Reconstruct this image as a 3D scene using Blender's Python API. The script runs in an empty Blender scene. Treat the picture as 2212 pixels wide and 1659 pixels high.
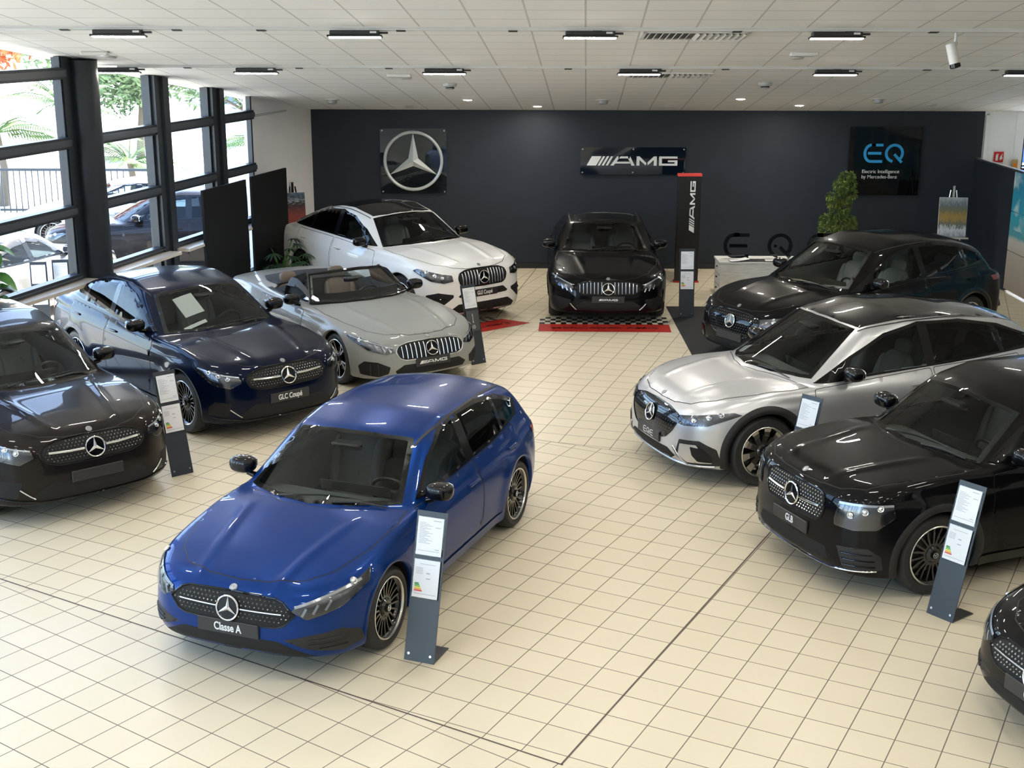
import bpy, math, random
import numpy as np
from mathutils import Vector, Matrix
from mathutils.geometry import delaunay_2d_cdt

SC = bpy.context.scene
COL = SC.collection
PI = math.pi
rnd = random.Random(7)

# ------------------------------------------------------------------ camera
CAM_H = 4.7
cam = bpy.data.objects.new('camera', bpy.data.cameras.new('camera'))
COL.objects.link(cam)
cam.data.sensor_fit = 'HORIZONTAL'; cam.data.sensor_width = 36.0
cam.data.lens = 36.0 * 2835.0 / 2212.0
cam.data.clip_start = 0.1; cam.data.clip_end = 400
_p, _r = 0.27057, 0.00294
_fw = Vector((0, math.cos(_p), -math.sin(_p))); _ri = Vector((1, 0, 0)); _up = _ri.cross(_fw)
_r1 = _ri * math.cos(_r) + _up * math.sin(_r); _u1 = -_ri * math.sin(_r) + _up * math.cos(_r)
cam.matrix_world = Matrix(((_r1.x, _u1.x, -_fw.x, 0), (_r1.y, _u1.y, -_fw.y, 0), (_r1.z, _u1.z, -_fw.z, CAM_H), (0, 0, 0, 1)))
SC.camera = cam

# ------------------------------------------------------------------ sky, exposure
SC.view_settings.view_transform = 'Standard'; SC.view_settings.look = 'None'
SC.view_settings.gamma = 1.0; SC.view_settings.exposure = 0.2
SC.view_settings.use_curve_mapping = False
W = bpy.data.worlds.new('sky'); SC.world = W; W.use_nodes = True
wn = W.node_tree.nodes; wl = W.node_tree.links; wn.clear()
wo = wn.new('ShaderNodeOutputWorld'); bg = wn.new('ShaderNodeBackground'); sk = wn.new('ShaderNodeTexSky')
sk.sky_type = 'NISHITA'; sk.sun_disc = False; sk.sun_elevation = math.radians(48); sk.sun_rotation = math.radians(35)
sk.air_density = 1.0; sk.dust_density = 1.5; sk.ozone_density = 1.0
bg.inputs['Strength'].default_value = 1.7
wl.new(sk.outputs[0], bg.inputs['Color']); wl.new(bg.outputs[0], wo.inputs['Surface'])
sun = bpy.data.objects.new('sun', bpy.data.lights.new('sun', 'SUN')); COL.objects.link(sun)
sun.data.energy = 20.0; sun.data.angle = math.radians(0.6); sun.data.color = (1, 0.96, 0.88)
sun.rotation_euler = Vector((-.35, -.50, -.80)).to_track_quat('-Z', 'Y').to_euler()   # it comes over the building and never enters the glazing
SC.cycles.max_bounces = 8; SC.cycles.diffuse_bounces = 3; SC.cycles.glossy_bounces = 4
SC.cycles.transparent_max_bounces = 16; SC.cycles.transmission_bounces = 4
SC.cycles.sample_clamp_indirect = 6.0; SC.cycles.caustics_reflective = False; SC.cycles.caustics_refractive = False
SC.cycles.use_denoising = True

# ------------------------------------------------------------------ materials
MATS = {}
def mat(name, col=(0.8, 0.8, 0.8), rough=0.5, metal=0.0, coat=0.0, spec=0.5, emit=None, es=0.0, coat_rough=0.03, coat_ior=1.38):
    if name in MATS: return MATS[name]
    m = bpy.data.materials.new(name); m.use_nodes = True
    b = m.node_tree.nodes['Principled BSDF']
    b.inputs['Base Color'].default_value = (*col, 1); b.inputs['Roughness'].default_value = rough
    b.inputs['Metallic'].default_value = metal; b.inputs['Coat Weight'].default_value = coat
    b.inputs['Coat Roughness'].default_value = coat_rough; b.inputs['Coat IOR'].default_value = coat_ior; b.inputs['Specular IOR Level'].default_value = spec
    if emit: b.inputs['Emission Color'].default_value = (*emit, 1); b.inputs['Emission Strength'].default_value = es
    MATS[name] = m
    return m
def noisy(name, c1, c2, scale=8.0, rough=0.5, metal=0.0, bump=0.0, coat=0.0, detail=4.0, stretch=None, lo=0.35, hi=0.65, coord='Object'):
    if name in MATS: return MATS[name]
    m = mat(name, c1, rough, metal, coat); n = m.node_tree.nodes; l = m.node_tree.links; b = n['Principled BSDF']
    tc = n.new('ShaderNodeTexCoord'); mp = n.new('ShaderNodeMapping'); nz = n.new('ShaderNodeTexNoise'); cr = n.new('ShaderNodeValToRGB')
    l.new(tc.outputs[coord], mp.inputs['Vector']); l.new(mp.outputs[0], nz.inputs['Vector'])
    if stretch: mp.inputs['Scale'].default_value = stretch
    nz.inputs['Scale'].default_value = scale; nz.inputs['Detail'].default_value = detail
    cr.color_ramp.elements[0].position = lo; cr.color_ramp.elements[1].position = hi
    cr.color_ramp.elements[0].color = (*c1, 1); cr.color_ramp.elements[1].color = (*c2, 1)
    l.new(nz.outputs['Fac'], cr.inputs[0]); l.new(cr.outputs[0], b.inputs['Base Color'])
    if bump:
        bp = n.new('ShaderNodeBump'); bp.inputs['Strength'].default_value = bump; bp.inputs['Distance'].default_value = 0.01
        l.new(nz.outputs['Fac'], bp.inputs['Height']); l.new(bp.outputs[0], b.inputs['Normal'])
    return m
def glass(name, tint=(0.8, 0.85, 0.85), ior=1.5, rough=0.0, gain=1.0):
    """thin sheet glass: what it lets through takes the tint, the rest mirrors by Fresnel"""
    if name in MATS: return MATS[name]
    m = bpy.data.materials.new(name); m.use_nodes = True; n = m.node_tree.nodes; l = m.node_tree.links; n.clear()
    o = n.new('ShaderNodeOutputMaterial'); mx = n.new('ShaderNodeMixShader'); t = n.new('ShaderNodeBsdfTransparent'); g = n.new('ShaderNodeBsdfGlossy')
    fr = n.new('ShaderNodeFresnel'); fr.inputs['IOR'].default_value = ior; t.inputs['Color'].default_value = (*tint, 1)
    g.inputs['Roughness'].default_value = rough
    ml = n.new('ShaderNodeMath'); ml.operation = 'MULTIPLY'; ml.inputs[1].default_value = gain; ml.use_clamp = True
    l.new(fr.outputs[0], ml.inputs[0]); l.new(ml.outputs[0], mx.inputs[0])
    l.new(t.outputs[0], mx.inputs[1]); l.new(g.outputs[0], mx.inputs[2]); l.new(mx.outputs[0], o.inputs['Surface'])
    MATS[name] = m
    return m

chrome = mat('chrome', (0.85, 0.86, 0.88), 0.08, 1.0)
satin = mat('satin_silver', (0.62, 0.63, 0.65), 0.28, 1.0)
gloss_black = mat('gloss_black', (0.004, 0.004, 0.005), 0.3, 0.0, 1.0, spec=.05)
matt_black = mat('matt_black_plastic', (0.012, 0.012, 0.013), 0.55)
void_black = mat('dark_recess', (0.004, 0.004, 0.004), 0.8)
rubber = noisy('tyre_rubber', (0.014, 0.014, 0.015), (0.022, 0.022, 0.022), 60, 0.6)
plate_black = mat('plate_black', (0.02, 0.021, 0.024), 0.35)
plate_white = mat('plate_lettering', (0.8, 0.8, 0.8), 0.4)
rim_black = mat('rim_black', (0.012, 0.012, 0.014), 0.15, 0.3, 1.0)
rim_silver = mat('rim_machined', (0.72, 0.72, 0.70), 0.25, 1.0)
gap_dark = mat('panel_gap', (0.003, 0.003, 0.003), 0.6)
lens_glass = glass('lamp_lens', (0.85, 0.87, 0.9), 1.5)
shield_glass = glass('windscreen_glass', (0.82, 0.88, 0.86), 1.42)
privacy_glass = glass('tinted_glass', (0.08, 0.09, 0.10), 1.38)
door_glass = glass('door_glass', (0.50, 0.57, 0.56), 1.4)

# ------------------------------------------------------------------ mesh helpers
def link(name, me, m=None, parent=None, smooth=False):
    if isinstance(me, tuple):
        V, F = me[0], me[1]
        d = bpy.data.meshes.new(name)
        d.from_pydata(V.tolist() if isinstance(V, np.ndarray) else V, [], F.tolist() if isinstance(F, np.ndarray) else F)
        d.update(); me = d
    if smooth: me.polygons.foreach_set('use_smooth', [True] * len(me.polygons))
    if m is not None:
        for q in (m if isinstance(m, (list, tuple)) else [m]): me.materials.append(q)
    o = bpy.data.objects.new(name, me); COL.objects.link(o)
    if parent is not None: o.parent = parent
    return o
def tag(o, label=None, cat=None, group=None, kind=None):
    if label: o['label'] = label
    if cat: o['category'] = cat
    if group: o['group'] = group
    if kind: o['kind'] = kind
    return o
def empty(name, loc=(0, 0, 0), rz=0.0):
    o = bpy.data.objects.new(name, None); COL.objects.link(o); o.location = loc; o.rotation_euler = (0, 0, rz)
    o.empty_display_size = 0.2
    return o
def copy_tree(o, parent=None):
    c = o.copy(); COL.objects.link(c); c.parent = parent
    for ch in list(o.children): copy_tree(ch, c)
    return c
class MB:
    """collects pieces into one mesh"""
    def __init__(s): s.V = []; s.F = []; s.M = []
    def add(s, V, F, m=0, tf=None):
        n = len(s.V)
        V = [Vector(v) for v in V]
        if tf is not None: V = [tf @ v for v in V]
        s.V += [tuple(v) for v in V]; s.F += [tuple(i + n for i in f) for f in F]; s.M += [m] * len(F)
        return s
    def box(s, lo, hi, m=0, tf=None, bev=0.0):
        x0, y0, z0 = lo; x1, y1, z1 = hi
        if bev > 0:
            b = min(bev, (x1-x0)*.49, (y1-y0)*.49, (z1-z0)*.49)
            V = []; idx = {}
            for i, x in enumerate((x0, x1)):
                for j, y in enumerate((y0, y1)):
                    for k, z in enumerate((z0, z1)):
                        sx, sy, sz = (1, -1)[i], (1, -1)[j], (1, -1)[k]
                        for a, q in enumerate(((x, y+sy*b, z+sz*b), (x+sx*b, y, z+sz*b), (x+sx*b, y+sy*b, z))):
                            idx[(i, j, k, a)] = len(V); V.append(q)
            F = []
            for i in (0, 1):
                f = [idx[(i, 0, 0, 0)], idx[(i, 1, 0, 0)], idx[(i, 1, 1, 0)], idx[(i, 0, 1, 0)]]; F.append(f if i else f[::-1])
                f = [idx[(0, i, 0, 1)], idx[(0, i, 1, 1)], idx[(1, i, 1, 1)], idx[(1, i, 0, 1)]]; F.append(f if i else f[::-1])
                f = [idx[(0, 0, i, 2)], idx[(1, 0, i, 2)], idx[(1, 1, i, 2)], idx[(0, 1, i, 2)]]; F.append(f if i else f[::-1])
            for j in (0, 1):
                for k in (0, 1):
                    F.append([idx[(0, j, k, 1)], idx[(1, j, k, 1)], idx[(1, j, k, 2)], idx[(0, j, k, 2)]])
                    F.append([idx[(j, 0, k, 0)], idx[(j, 1, k, 0)], idx[(j, 1, k, 2)], idx[(j, 0, k, 2)]])
                    F.append([idx[(j, k, 0, 0)], idx[(j, k, 1, 0)], idx[(j, k, 1, 1)], idx[(j, k, 0, 1)]])
                    for i in (0, 1): F.append([idx[(i, j, k, 0)], idx[(i, j, k, 1)], idx[(i, j, k, 2)]])
            # orient outward
            c = Vector(((x0+x1)/2, (y0+y1)/2, (z0+z1)/2)); G = []
            for f in F:
                p = [Vector(V[q]) for q in f]; nn = (p[1]-p[0]).cross(p[2]-p[0]); mid = sum(p, Vector())/len(p)
                G.append(f if nn.dot(mid-c) > 0 else f[::-1])
            return s.add(V, G, m, tf)
        V = [(x, y, z) for x in (x0, x1) for y in (y0, y1) for z in (z0, z1)]
        F = [(0, 1, 3, 2), (4, 6, 7, 5), (0, 4, 5, 1), (2, 3, 7, 6), (0, 2, 6, 4), (1, 5, 7, 3)]
        return s.add(V, F, m, tf)
    def cyl(s, p0, p1, r0, r1=None, n=16, m=0, caps=True, tf=None):
        r1 = r0 if r1 is None else r1
        p0 = Vector(p0); p1 = Vector(p1); d = (p1 - p0).normalized()
        a = d.orthogonal().normalized(); b = d.cross(a)
        V = []
        for p, r in ((p0, r0), (p1, r1)):
            for i in range(n):
                t = 2*PI*i/n; V.append(p + (a*math.cos(t) + b*math.sin(t))*r)
        F = [(i, (i+1) % n, n+(i+1) % n, n+i) for i in range(n)]
        if caps: F += [tuple(range(n))[::-1], tuple(range(n, 2*n))]
        return s.add(V, F, m, tf)
    def tube(s, pts, r, n=8, m=0, closed=False, tf=None, caps=True):
        pts = [Vector(p) for p in pts]; N = len(pts); V = []; up = None
        rr = r if isinstance(r, (list, tuple)) else [r]*N
        for i, p in enumerate(pts):
            if closed: t = pts[(i+1) % N] - pts[i-1]
            else: t = pts[min(i+1, N-1)] - pts[max(i-1, 0)]
            t.normalize()
            if up is None: up = t.orthogonal().normalized()
            up = (up - t*up.dot(t)); up = up.normalized() if up.length > 1e-6 else t.orthogonal().normalized()
            b = t.cross(up)
            for k in range(n):
                a = 2*PI*k/n; V.append(p + (up*math.cos(a) + b*math.sin(a))*rr[i])
        F = []
        for i in range(N if closed else N-1):
            j = (i+1) % N
            for k in range(n): F.append((i*n+k, i*n+(k+1) % n, j*n+(k+1) % n, j*n+k))
        if caps and not closed: F += [tuple(range(n))[::-1], tuple(range((N-1)*n, N*n))]
        return s.add(V, F, m, tf)
    def lathe(s, prof, n=48, m=0, axis='y', tf=None):
        """prof: (radius, offset along the axis)"""
        V = []
        for r, h in prof:
            for i in range(n):
                t = 2*PI*i/n; c, q = r*math.cos(t), r*math.sin(t)
                V.append((c, h, q) if axis == 'y' else (c, q, h) if axis == 'z' else (h, c, q))
        F = []
        for j in range(len(prof)-1):
            for i in range(n): F.append((j*n+i, j*n+(i+1) % n, (j+1)*n+(i+1) % n, (j+1)*n+i))
        return s.add(V, F, m, tf)
    def prism(s, poly, z0, z1, m=0, tf=None):
        """2D polygon in xy raised from z0 to z1"""
        n = len(poly); V = [(x, y, z0) for x, y in poly] + [(x, y, z1) for x, y in poly]
        F = [tuple(range(n))[::-1], tuple(range(n, 2*n))] + [(i, (i+1) % n, n+(i+1) % n, n+i) for i in range(n)]
        return s.add(V, F, m, tf)
    def blob(s, c, r, n=12, e=1.0, m=0, tf=None):
        """super-ellipsoid"""
        V = []; F = []; c = Vector(c)
        def sg(v, p): return math.copysign(abs(v)**p, v)
        rows = n
        for i in range(rows+1):
            a = -PI/2 + PI*i/rows
            for k in range(2*n):
                b = PI*k/n
                V.append(c + Vector((r[0]*sg(math.cos(a), e)*sg(math.cos(b), e), r[1]*sg(math.cos(a), e)*sg(math.sin(b), e), r[2]*sg(math.sin(a), e))))
        w = 2*n
        for i in range(rows):
            for k in range(w): F.append((i*w+k, i*w+(k+1) % w, (i+1)*w+(k+1) % w, (i+1)*w+k))
        return s.add(V, F, m, tf)
    def build(s, name, m=None, parent=None, smooth=False):
        d = bpy.data.meshes.new(name); d.from_pydata(s.V, [], s.F); d.update()
        o = link(name, d, m, parent)
        if any(s.M): d.polygons.foreach_set('material_index', s.M)
        if smooth:
            d.polygons.foreach_set('use_smooth', [True]*len(d.polygons))
            try: d.set_sharp_from_angle(angle=math.radians(smooth if smooth is not True else 40))
            except Exception: pass
        return o
def text_mesh(txt, size, m, parent, name='lettering', bold=0.0, sx=1.0, extrude=0.001, align='CENTER', space=1.0):
    c = bpy.data.curves.new(name, 'FONT'); c.body = txt; c.size = size; c.extrude = extrude; c.offset = bold
    c.align_x = align; c.align_y = 'CENTER'; c.space_character = space
    t = bpy.data.objects.new(name, c); COL.objects.link(t)
    dg = bpy.context.evaluated_depsgraph_get(); dg.update()
    me = bpy.data.meshes.new_from_object(t.evaluated_get(dg))
    bpy.data.objects.remove(t); bpy.data.curves.remove(c)
    me.materials.clear()
    if sx != 1.0:
        for v in me.vertices: v.co.x *= sx
    return link(name, me, m, parent)
def stroke(pts, w, closed=False):
    """list of quads (2D polygons) following a polyline with width w"""
    out = []; P = [Vector((*p, 0)) for p in pts]; N = len(P); L = []; R = []
    for i in range(N):
        if closed: a, b = P[i-1], P[(i+1) % N]
        else: a, b = P[max(i-1, 0)], P[min(i+1, N-1)]
        d1 = (P[i]-a); d2 = (b-P[i])
        if d1.length < 1e-9: d1 = d2
        if d2.length < 1e-9: d2 = d1
        d1.normalize(); d2.normalize(); t = (d1+d2).normalized(); n = Vector((-t.y, t.x, 0))
        k = w/2/max(0.35, n.dot(Vector((-d1.y, d1.x, 0))))
        L.append(P[i]+n*k); R.append(P[i]-n*k)
    for i in range(N if closed else N-1):
        j = (i+1) % N; out.append([(q.x, q.y) for q in (R[i], R[j], L[j], L[i])])
    return out
def arc(cx, cy, r, a0, a1, n=24, ry=None):
    ry = r if ry is None else ry
    return [(cx+r*math.cos(math.radians(a0+(a1-a0)*i/n)), cy+ry*math.sin(math.radians(a0+(a1-a0)*i/n))) for i in range(n+1)]
def star_mb(R=1.0, t=0.12, n=48, tube=0.075):
    """three pointed star in a ring, in the xy plane, facing +z, radius R"""
    b = MB(); prof = []
    for i in range(9):
        a = 2*PI*i/8; prof.append((R*(1-tube)+R*tube*math.cos(a), R*tube*math.sin(a)))
    b.lathe(prof, n, axis='z')
    c = (0, 0, R*t)
    for k in range(3):
        a = PI/2 + k*2*PI/3
        tip = (R*.93*math.cos(a), R*.93*math.sin(a), 0)
        l = (R*.19*math.cos(a+PI/3), R*.17*math.sin(a+PI/3), 0); r = (R*.19*math.cos(a-PI/3), R*.17*math.sin(a-PI/3), 0)
        b.add([c, tip, l, r], [(0, 2, 1), (0, 1, 3)])
    return b
# orientation matrices: plane xy -> facing +X of the car (text right = -y when seen from the front is +y to the viewer's left)
FACE_X = Matrix(((0, 0, 1, 0), (1, 0, 0, 0), (0, 1, 0, 0), (0, 0, 0, 1)))     # local x -> +Y, local y -> +Z, local z -> +X
FACE_mY = Matrix(((1, 0, 0, 0), (0, 0, -1, 0), (0, 1, 0, 0), (0, 0, 0, 1)))   # local x -> +X, local y -> +Z, local z -> -Y
def amg_logo(width, m, parent, name='lettering', extrude=0.004):
    """four slanted bars and the wide capitals, drawn as outlines"""
    H = 1.0; polys = []
    polys.append([(0, 0), (1.05, 0), (1.62, 1), (.57, 1)])
    for x, w in ((1.22, .24), (1.66, .24), (2.1, .24)): polys.append([(x, 0), (x+w, 0), (x+w+.57, 1), (x+.57, 1)])
    w = .22
    # A
    polys += [[(2.62, 0), (2.98, 0), (3.72, 1), (3.36, 1)], [(3.55, 1), (3.4, .78), (4.75, .78), (4.75, 1)], [(4.55, .78), (4.55, 1), (4.78, 1), (5.3, 0), (4.95, 0)],
              [(3.12, .22), (3.26, .42), (4.82, .42), (4.9, .22)]]
    # M
    polys += [[(5.5, 0), (5.82, 0), (5.82, 1), (5.5, 1)], [(7.4, 0), (7.72, 0), (7.72, 1), (7.4, 1)],
              [(5.82, 1), (5.82, .62), (6.5, .02), (6.72, .02), (6.72, .32), (6.61, .26)], [(7.4, 1), (6.61, .26), (6.5, .02), (6.72, .02), (7.4, .62)]]
    # G
    polys += [[(7.98, 0), (8.28, 0), (8.28, 1), (7.98, 1)], [(8.28, .78), (10, .78), (10, 1), (8.28, 1)], [(8.28, 0), (10, 0), (10, .22), (8.28, .22)],
              [(9.7, .22), (10, .22), (10, .58), (9.7, .58)], [(8.95, .38), (9.7, .38), (9.7, .58), (8.95, .58)]]
    b = MB(); k = width/10.0
    for p in polys:
        a = sum(p[i][0]*p[(i+1) % len(p)][1]-p[(i+1) % len(p)][0]*p[i][1] for i in range(len(p)))
        if a < 0: p = p[::-1]
        b.prism([((x-5)*k, (y-.5)*k) for x, y in p], 0, extrude)
    return b.build(name, m, parent)
def eq_strokes(kind, s=1.0):
    """the rounded capitals E and Q as strokes; unit height about 1.0"""
    w = .14; out = []
    if kind == 'E':
        out += stroke([(.62, .93), (.40, .93)] + arc(.40, .5, .33, 90, 270, 20, .43) + [(.40, .07), (.62+.4, .07)], w)
        out += stroke([(.40, .93), (.62+.4, .93)], w); out += stroke([(.24, .5), (.95, .5)], w)
    else:
        out += stroke(arc(.5, .5, .43, -40-0, -40+300, 40), w)
        out += stroke([(.50, .45), (.92, .02)], w)
    return [[(x*s, y*s) for x, y in p] for p in out]

# ================================================================== the building
WY = 25.47                       # plane of the dark end wall
CZ = 3.05; CS = 0.14705          # ceiling height at that wall and its rise towards the viewer
def ceil_z(y): return CZ + CS*(WY-y)
def wall_x(y):      # the glazed side kinks outward just beside the first bay in view
    if y >= 15.5: return -3.85 + .25*(y-WY)
    if y >= 14.2: return -6.3425 - 2.3375*(15.5-y)/1.3
    return -8.68 + .25*(y-14.2)
WD = Vector((.25, 1, 0)).normalized(); WN = Vector((WD.y, -WD.x, 0))    # along the glazing, and into the room
_R = np.array(((_r1.x, _r1.y, _r1.z), (_u1.x, _u1.y, _u1.z), (_fw.x, _fw.y, _fw.z)))
def math_node(n, l, op, a, b=None, clamp=False):
    m = n.new('ShaderNodeMath'); m.operation = op; m.use_clamp = clamp
    for i, q in enumerate((a, b)):
        if q is None: continue
        if isinstance(q, (int, float)): m.inputs[i].default_value = q
        else: l.new(q, m.inputs[i])
    return m.outputs[0]
def tile_mat(name, ang, pitch, ox, oy, base, base2, grout, gw, rough=.38, skew=0.0, pitch_y=None, bump=.15, spec=.5):
    m = mat(name, base, rough, spec=spec); n = m.node_tree.nodes; l = m.node_tree.links; b = n['Principled BSDF']
    g = n.new('ShaderNodeNewGeometry'); sp = n.new('ShaderNodeSeparateXYZ'); l.new(g.outputs['Position'], sp.inputs[0])
    c, s = math.cos(ang), math.sin(ang); py = pitch_y or pitch
    x = math_node(n, l, 'SUBTRACT', sp.outputs[0], ox); y = math_node(n, l, 'SUBTRACT', sp.outputs[1], oy)
    if skew: x = math_node(n, l, 'SUBTRACT', x, math_node(n, l, 'MULTIPLY', y, skew))
    u = math_node(n, l, 'ADD', math_node(n, l, 'MULTIPLY', x, c/pitch), math_node(n, l, 'MULTIPLY', y, s/pitch))
    v = math_node(n, l, 'ADD', math_node(n, l, 'MULTIPLY', x, -s/py), math_node(n, l, 'MULTIPLY', y, c/py))
    def line(q, p):
        f = math_node(n, l, 'FRACT', q); d = math_node(n, l, 'ABSOLUTE', math_node(n, l, 'SUBTRACT', f, .5)); return math_node(n, l, 'GREATER_THAN', d, .5-gw/2/p)
    k = math_node(n, l, 'MAXIMUM', line(u, pitch), line(v, py))
    cb = n.new('ShaderNodeCombineXYZ'); l.new(math_node(n, l, 'FLOOR', u), cb.inputs[0]); l.new(math_node(n, l, 'FLOOR', v), cb.inputs[1])
    wn_ = n.new('ShaderNodeTexWhiteNoise'); l.new(cb.outputs[0], wn_.inputs['Vector'])
    mx = n.new('ShaderNodeMix'); mx.data_type = 'RGBA'; mx.inputs[6].default_value = (*base, 1); mx.inputs[7].default_value = (*base2, 1); l.new(wn_.outputs['Value'], mx.inputs[0])
    m2 = n.new('ShaderNodeMix'); m2.data_type = 'RGBA'; l.new(k, m2.inputs[0]); l.new(mx.outputs[2], m2.inputs[6]); m2.inputs[7].default_value = (*grout, 1); l.new(m2.outputs[2], b.inputs['Base Color'])
    r = math_node(n, l, 'ADD', math_node(n, l, 'MULTIPLY', k, .4), rough); l.new(r, b.inputs['Roughness'])
    if bump:
        bp = n.new('ShaderNodeBump'); bp.inputs['Strength'].default_value = bump; bp.inputs['Distance'].default_value = .004; l.new(math_node(n, l, 'SUBTRACT', 1.0, k), bp.inputs['Height']); l.new(bp.outputs[0], b.inputs['Normal'])
    return m
def structure(o): o['kind'] = 'structure'; return o
def poly(name, pts, m, flip=False):
    f = tuple(range(len(pts))); return link(name, ([tuple(p) for p in pts], [f[::-1] if flip else f]), m)

CREAM = (.72, .64, .48); CREAM2 = (.69, .61, .45); GROUT = (.17, .14, .11)
jA = lambda t: (0.21+t*.913-.0, 14.56-t*.4078)       # the two joints where the tile grid turns
jB = lambda t: (-4.45+t*.8526, 10.55-t*.5226)
def at_x(f, x): p, q = f(0), f(1); k = (x-p[0])/(q[0]-p[0]); return (x, p[1]+(q[1]-p[1])*k, 0)
XL, XR = -16, 14
m1 = tile_mat('floor_tiles_middle', math.radians(-28.0), .310, 1.381, 8.938, CREAM, CREAM2, GROUT, .008)
m2 = tile_mat('floor_tiles_far', math.radians(-17.6), .310, 0, 4.597/math.cos(math.radians(0)), CREAM, CREAM2, GROUT, .008)
m3 = tile_mat('floor_tiles_near', math.radians(-35.4), .3045, -4.101, 9.833, CREAM, CREAM2, GROUT, .008)
# far grid phase: its rows and columns pass through this crossing
def set_origin(m, ox, oy):
    k = [q for q in m.node_tree.nodes if q.bl_idname == 'ShaderNodeMath' and q.operation == 'SUBTRACT'][:2]; k[0].inputs[1].default_value = ox; k[1].inputs[1].default_value = oy
def _cross():
    # column line: direction 71.9 deg at perpendicular offset 4.597 ; row line: direction -17.6 deg through (0, 15.6)
    a = math.radians(71.9); d = Vector((math.cos(a), math.sin(a))); nn = Vector((-d.y, d.x)); p = nn*4.597
    q = Vector((.21, 15.50)); e = Vector((math.cos(math.radians(-17.6)), math.sin(math.radians(-17.6)))); M = Matrix(((d.x, -e.x), (d.y, -e.y))); t = M.inverted() @ (q-p); return p+d*t[0]
_c = _cross(); set_origin(m2, _c.x, _c.y)
structure(poly('floor', [at_x(jB, XL), at_x(jB, XR), at_x(jA, XR), at_x(jA, XL)], m1))
structure(poly('floor', [at_x(jA, XL), at_x(jA, XR), (XR, 26.2, 0), (XL, 26.2, 0)], m2))
structure(poly('floor', [(XL, -9, 0), (XR, -9, 0), at_x(jB, XR), at_x(jB, XL)], m3))
def joint(name, p, q, w=.012):
    p = Vector((*p, .0015)); q = Vector((*q, .0015)); n = (q-p).normalized().cross(Vector((0, 0, 1)))*w/2
    return structure(link(name, ([tuple(v) for v in (p-n, q-n, q+n, p+n)], [(0, 1, 2, 3)]), mat('joint_dark', (.10, .075, .06), .6)))
joint('trim_1', jA(-4), jA(14), .008); joint('trim_2', jB(-3), jB(5.62), .014); joint('trim_3', (.33, 7.62), (3.35, 13.36), .014); joint('trim_4', (.47, 25.43), (-.34, 20.5), .012)

# ---- ceiling: sloping grid of 600 mm panels
cm = tile_mat('ceiling_panels', 0.0, .600, 1.39, WY, (.93, .93, .93), (.915, .915, .915), (.60, .60, .59), .020, rough=.75, skew=.0562, pitch_y=.600*math.cos(math.atan(CS)), bump=.0, spec=.2)
def cpt(x, y, d=0): return (x, y, ceil_z(y)-d)
structure(poly('ceiling', [cpt(wall_x(WY)-.3, WY+.3), cpt(14, WY+.3), cpt(14, -9), cpt(wall_x(-9)-.3, -9), cpt(wall_x(14.19)-.3, 14.2), cpt(wall_x(15.5)-.3, 15.5)], cm, flip=True))

# ---- end wall, dark
dark = noisy('wall_paint_dark', (.0075, .013, .023), (.009, .0155, .027), 3, .6)
white = noisy('wall_paint_white', (.86, .87, .88), (.90, .90, .91), 2, .6)
grey_w = mat('wall_paint_grey', (.60, .60, .58), .6)
XE = 9.0
q = MB(); q.box((wall_x(WY), WY, 0), (XE, WY+.25, 3.2)); structure(q.build('wall_back', dark))
q = MB(); q.box((wall_x(WY)+.02, WY-.02, 0), (XE, WY, .10)); structure(q.build('baseboard_back', mat('baseboard_dark', (.012, .015, .02), .4)))
q = MB(); q.box((XE, WY+.05, 0), (9.62, WY+.25, 3.4)); q.box((9.62, WY+.0, 0), (9.78, WY+.25, 3.4)); q.box((9.78, WY+.05, 0), (14, WY+.25, 1.0)); q.box((9.78, WY+.05, 2.9), (14, WY+.25, 3.4)); q.box((11.5, WY+.05, .9), (14, WY+.25, 3.0))
q.box((XE, WY+.02, 2.98), (14, WY+.06, 3.06)); q.box((9.04, WY+.02, 0), (9.10, WY+.06, 3.0)); structure(q.build('wall_back', white))
wf = MB()
for x in (9.78, 10.64, 11.44): wf.box((x, WY+.10, 1.0), (x+.06, WY+.16, 2.9))
for z in (1.0, 1.72, 1.92, 2.84): wf.box((9.78, WY+.10, z), (11.5, WY+.16, z+.05))
wo_ = structure(wf.build('window_5', mat('frame_black', (.01, .011, .013), .4)))
structure(link('window_pane', ([(9.8, WY+.13, 1.0), (11.5, WY+.13, 1.0), (11.5, WY+.13, 2.9), (9.8, WY+.13, 2.9)], [(0, 1, 2, 3)]), glass('window_glass', (.86, .92, .95), 1.45), wo_))
q = MB(); q.box((13.8, -9, 0), (14, 25.7, 9)); structure(q.build('wall_right', grey_w))
q = MB(); q.box((-13, -9.2, 0), (14, -9, 9)); structure(q.build('wall_front', grey_w))

# ---- glazed wall on the left
def wp(y, off=0.0, z=0.0): p = Vector((wall_x(y), y, z)) + WN*off; return p
def wbox(b, y0, y1, z0, z1, o0, o1, m=0):
    p = [wp(y0, o0), wp(y1, o0), wp(y1, o1), wp(y0, o1)]
    V = [(v.x, v.y, z0) for v in p]+[(v.x, v.y, z1) for v in p]; F = [(0, 3, 2, 1), (4, 5, 6, 7), (0, 1, 5, 4), (1, 2, 6, 5), (2, 3, 7, 6), (3, 0, 4, 7)]
    b.add(V, F, m)
steel = noisy('facade_steel', (.011, .016, .023), (.014, .020, .028), 4, .42)
trans = mat('transom_grey', (.05, .06, .075), .35)
q = MB(); 
p = [wp(22.86, -.12), wp(WY+.2, -.12), wp(WY+.2, 0), wp(22.86, 0)]
V = [(v.x, v.y, 0) for v in p]+[(v.x, v.y, ceil_z(v.y)+.02) for v in p]; q.add(V, [(0, 3, 2, 1), (4, 5, 6, 7), (0, 1, 5, 4), (1, 2, 6, 5), (2, 3, 7, 6), (3, 0, 4, 7)]); structure(q.build('wall_left', white))
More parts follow.
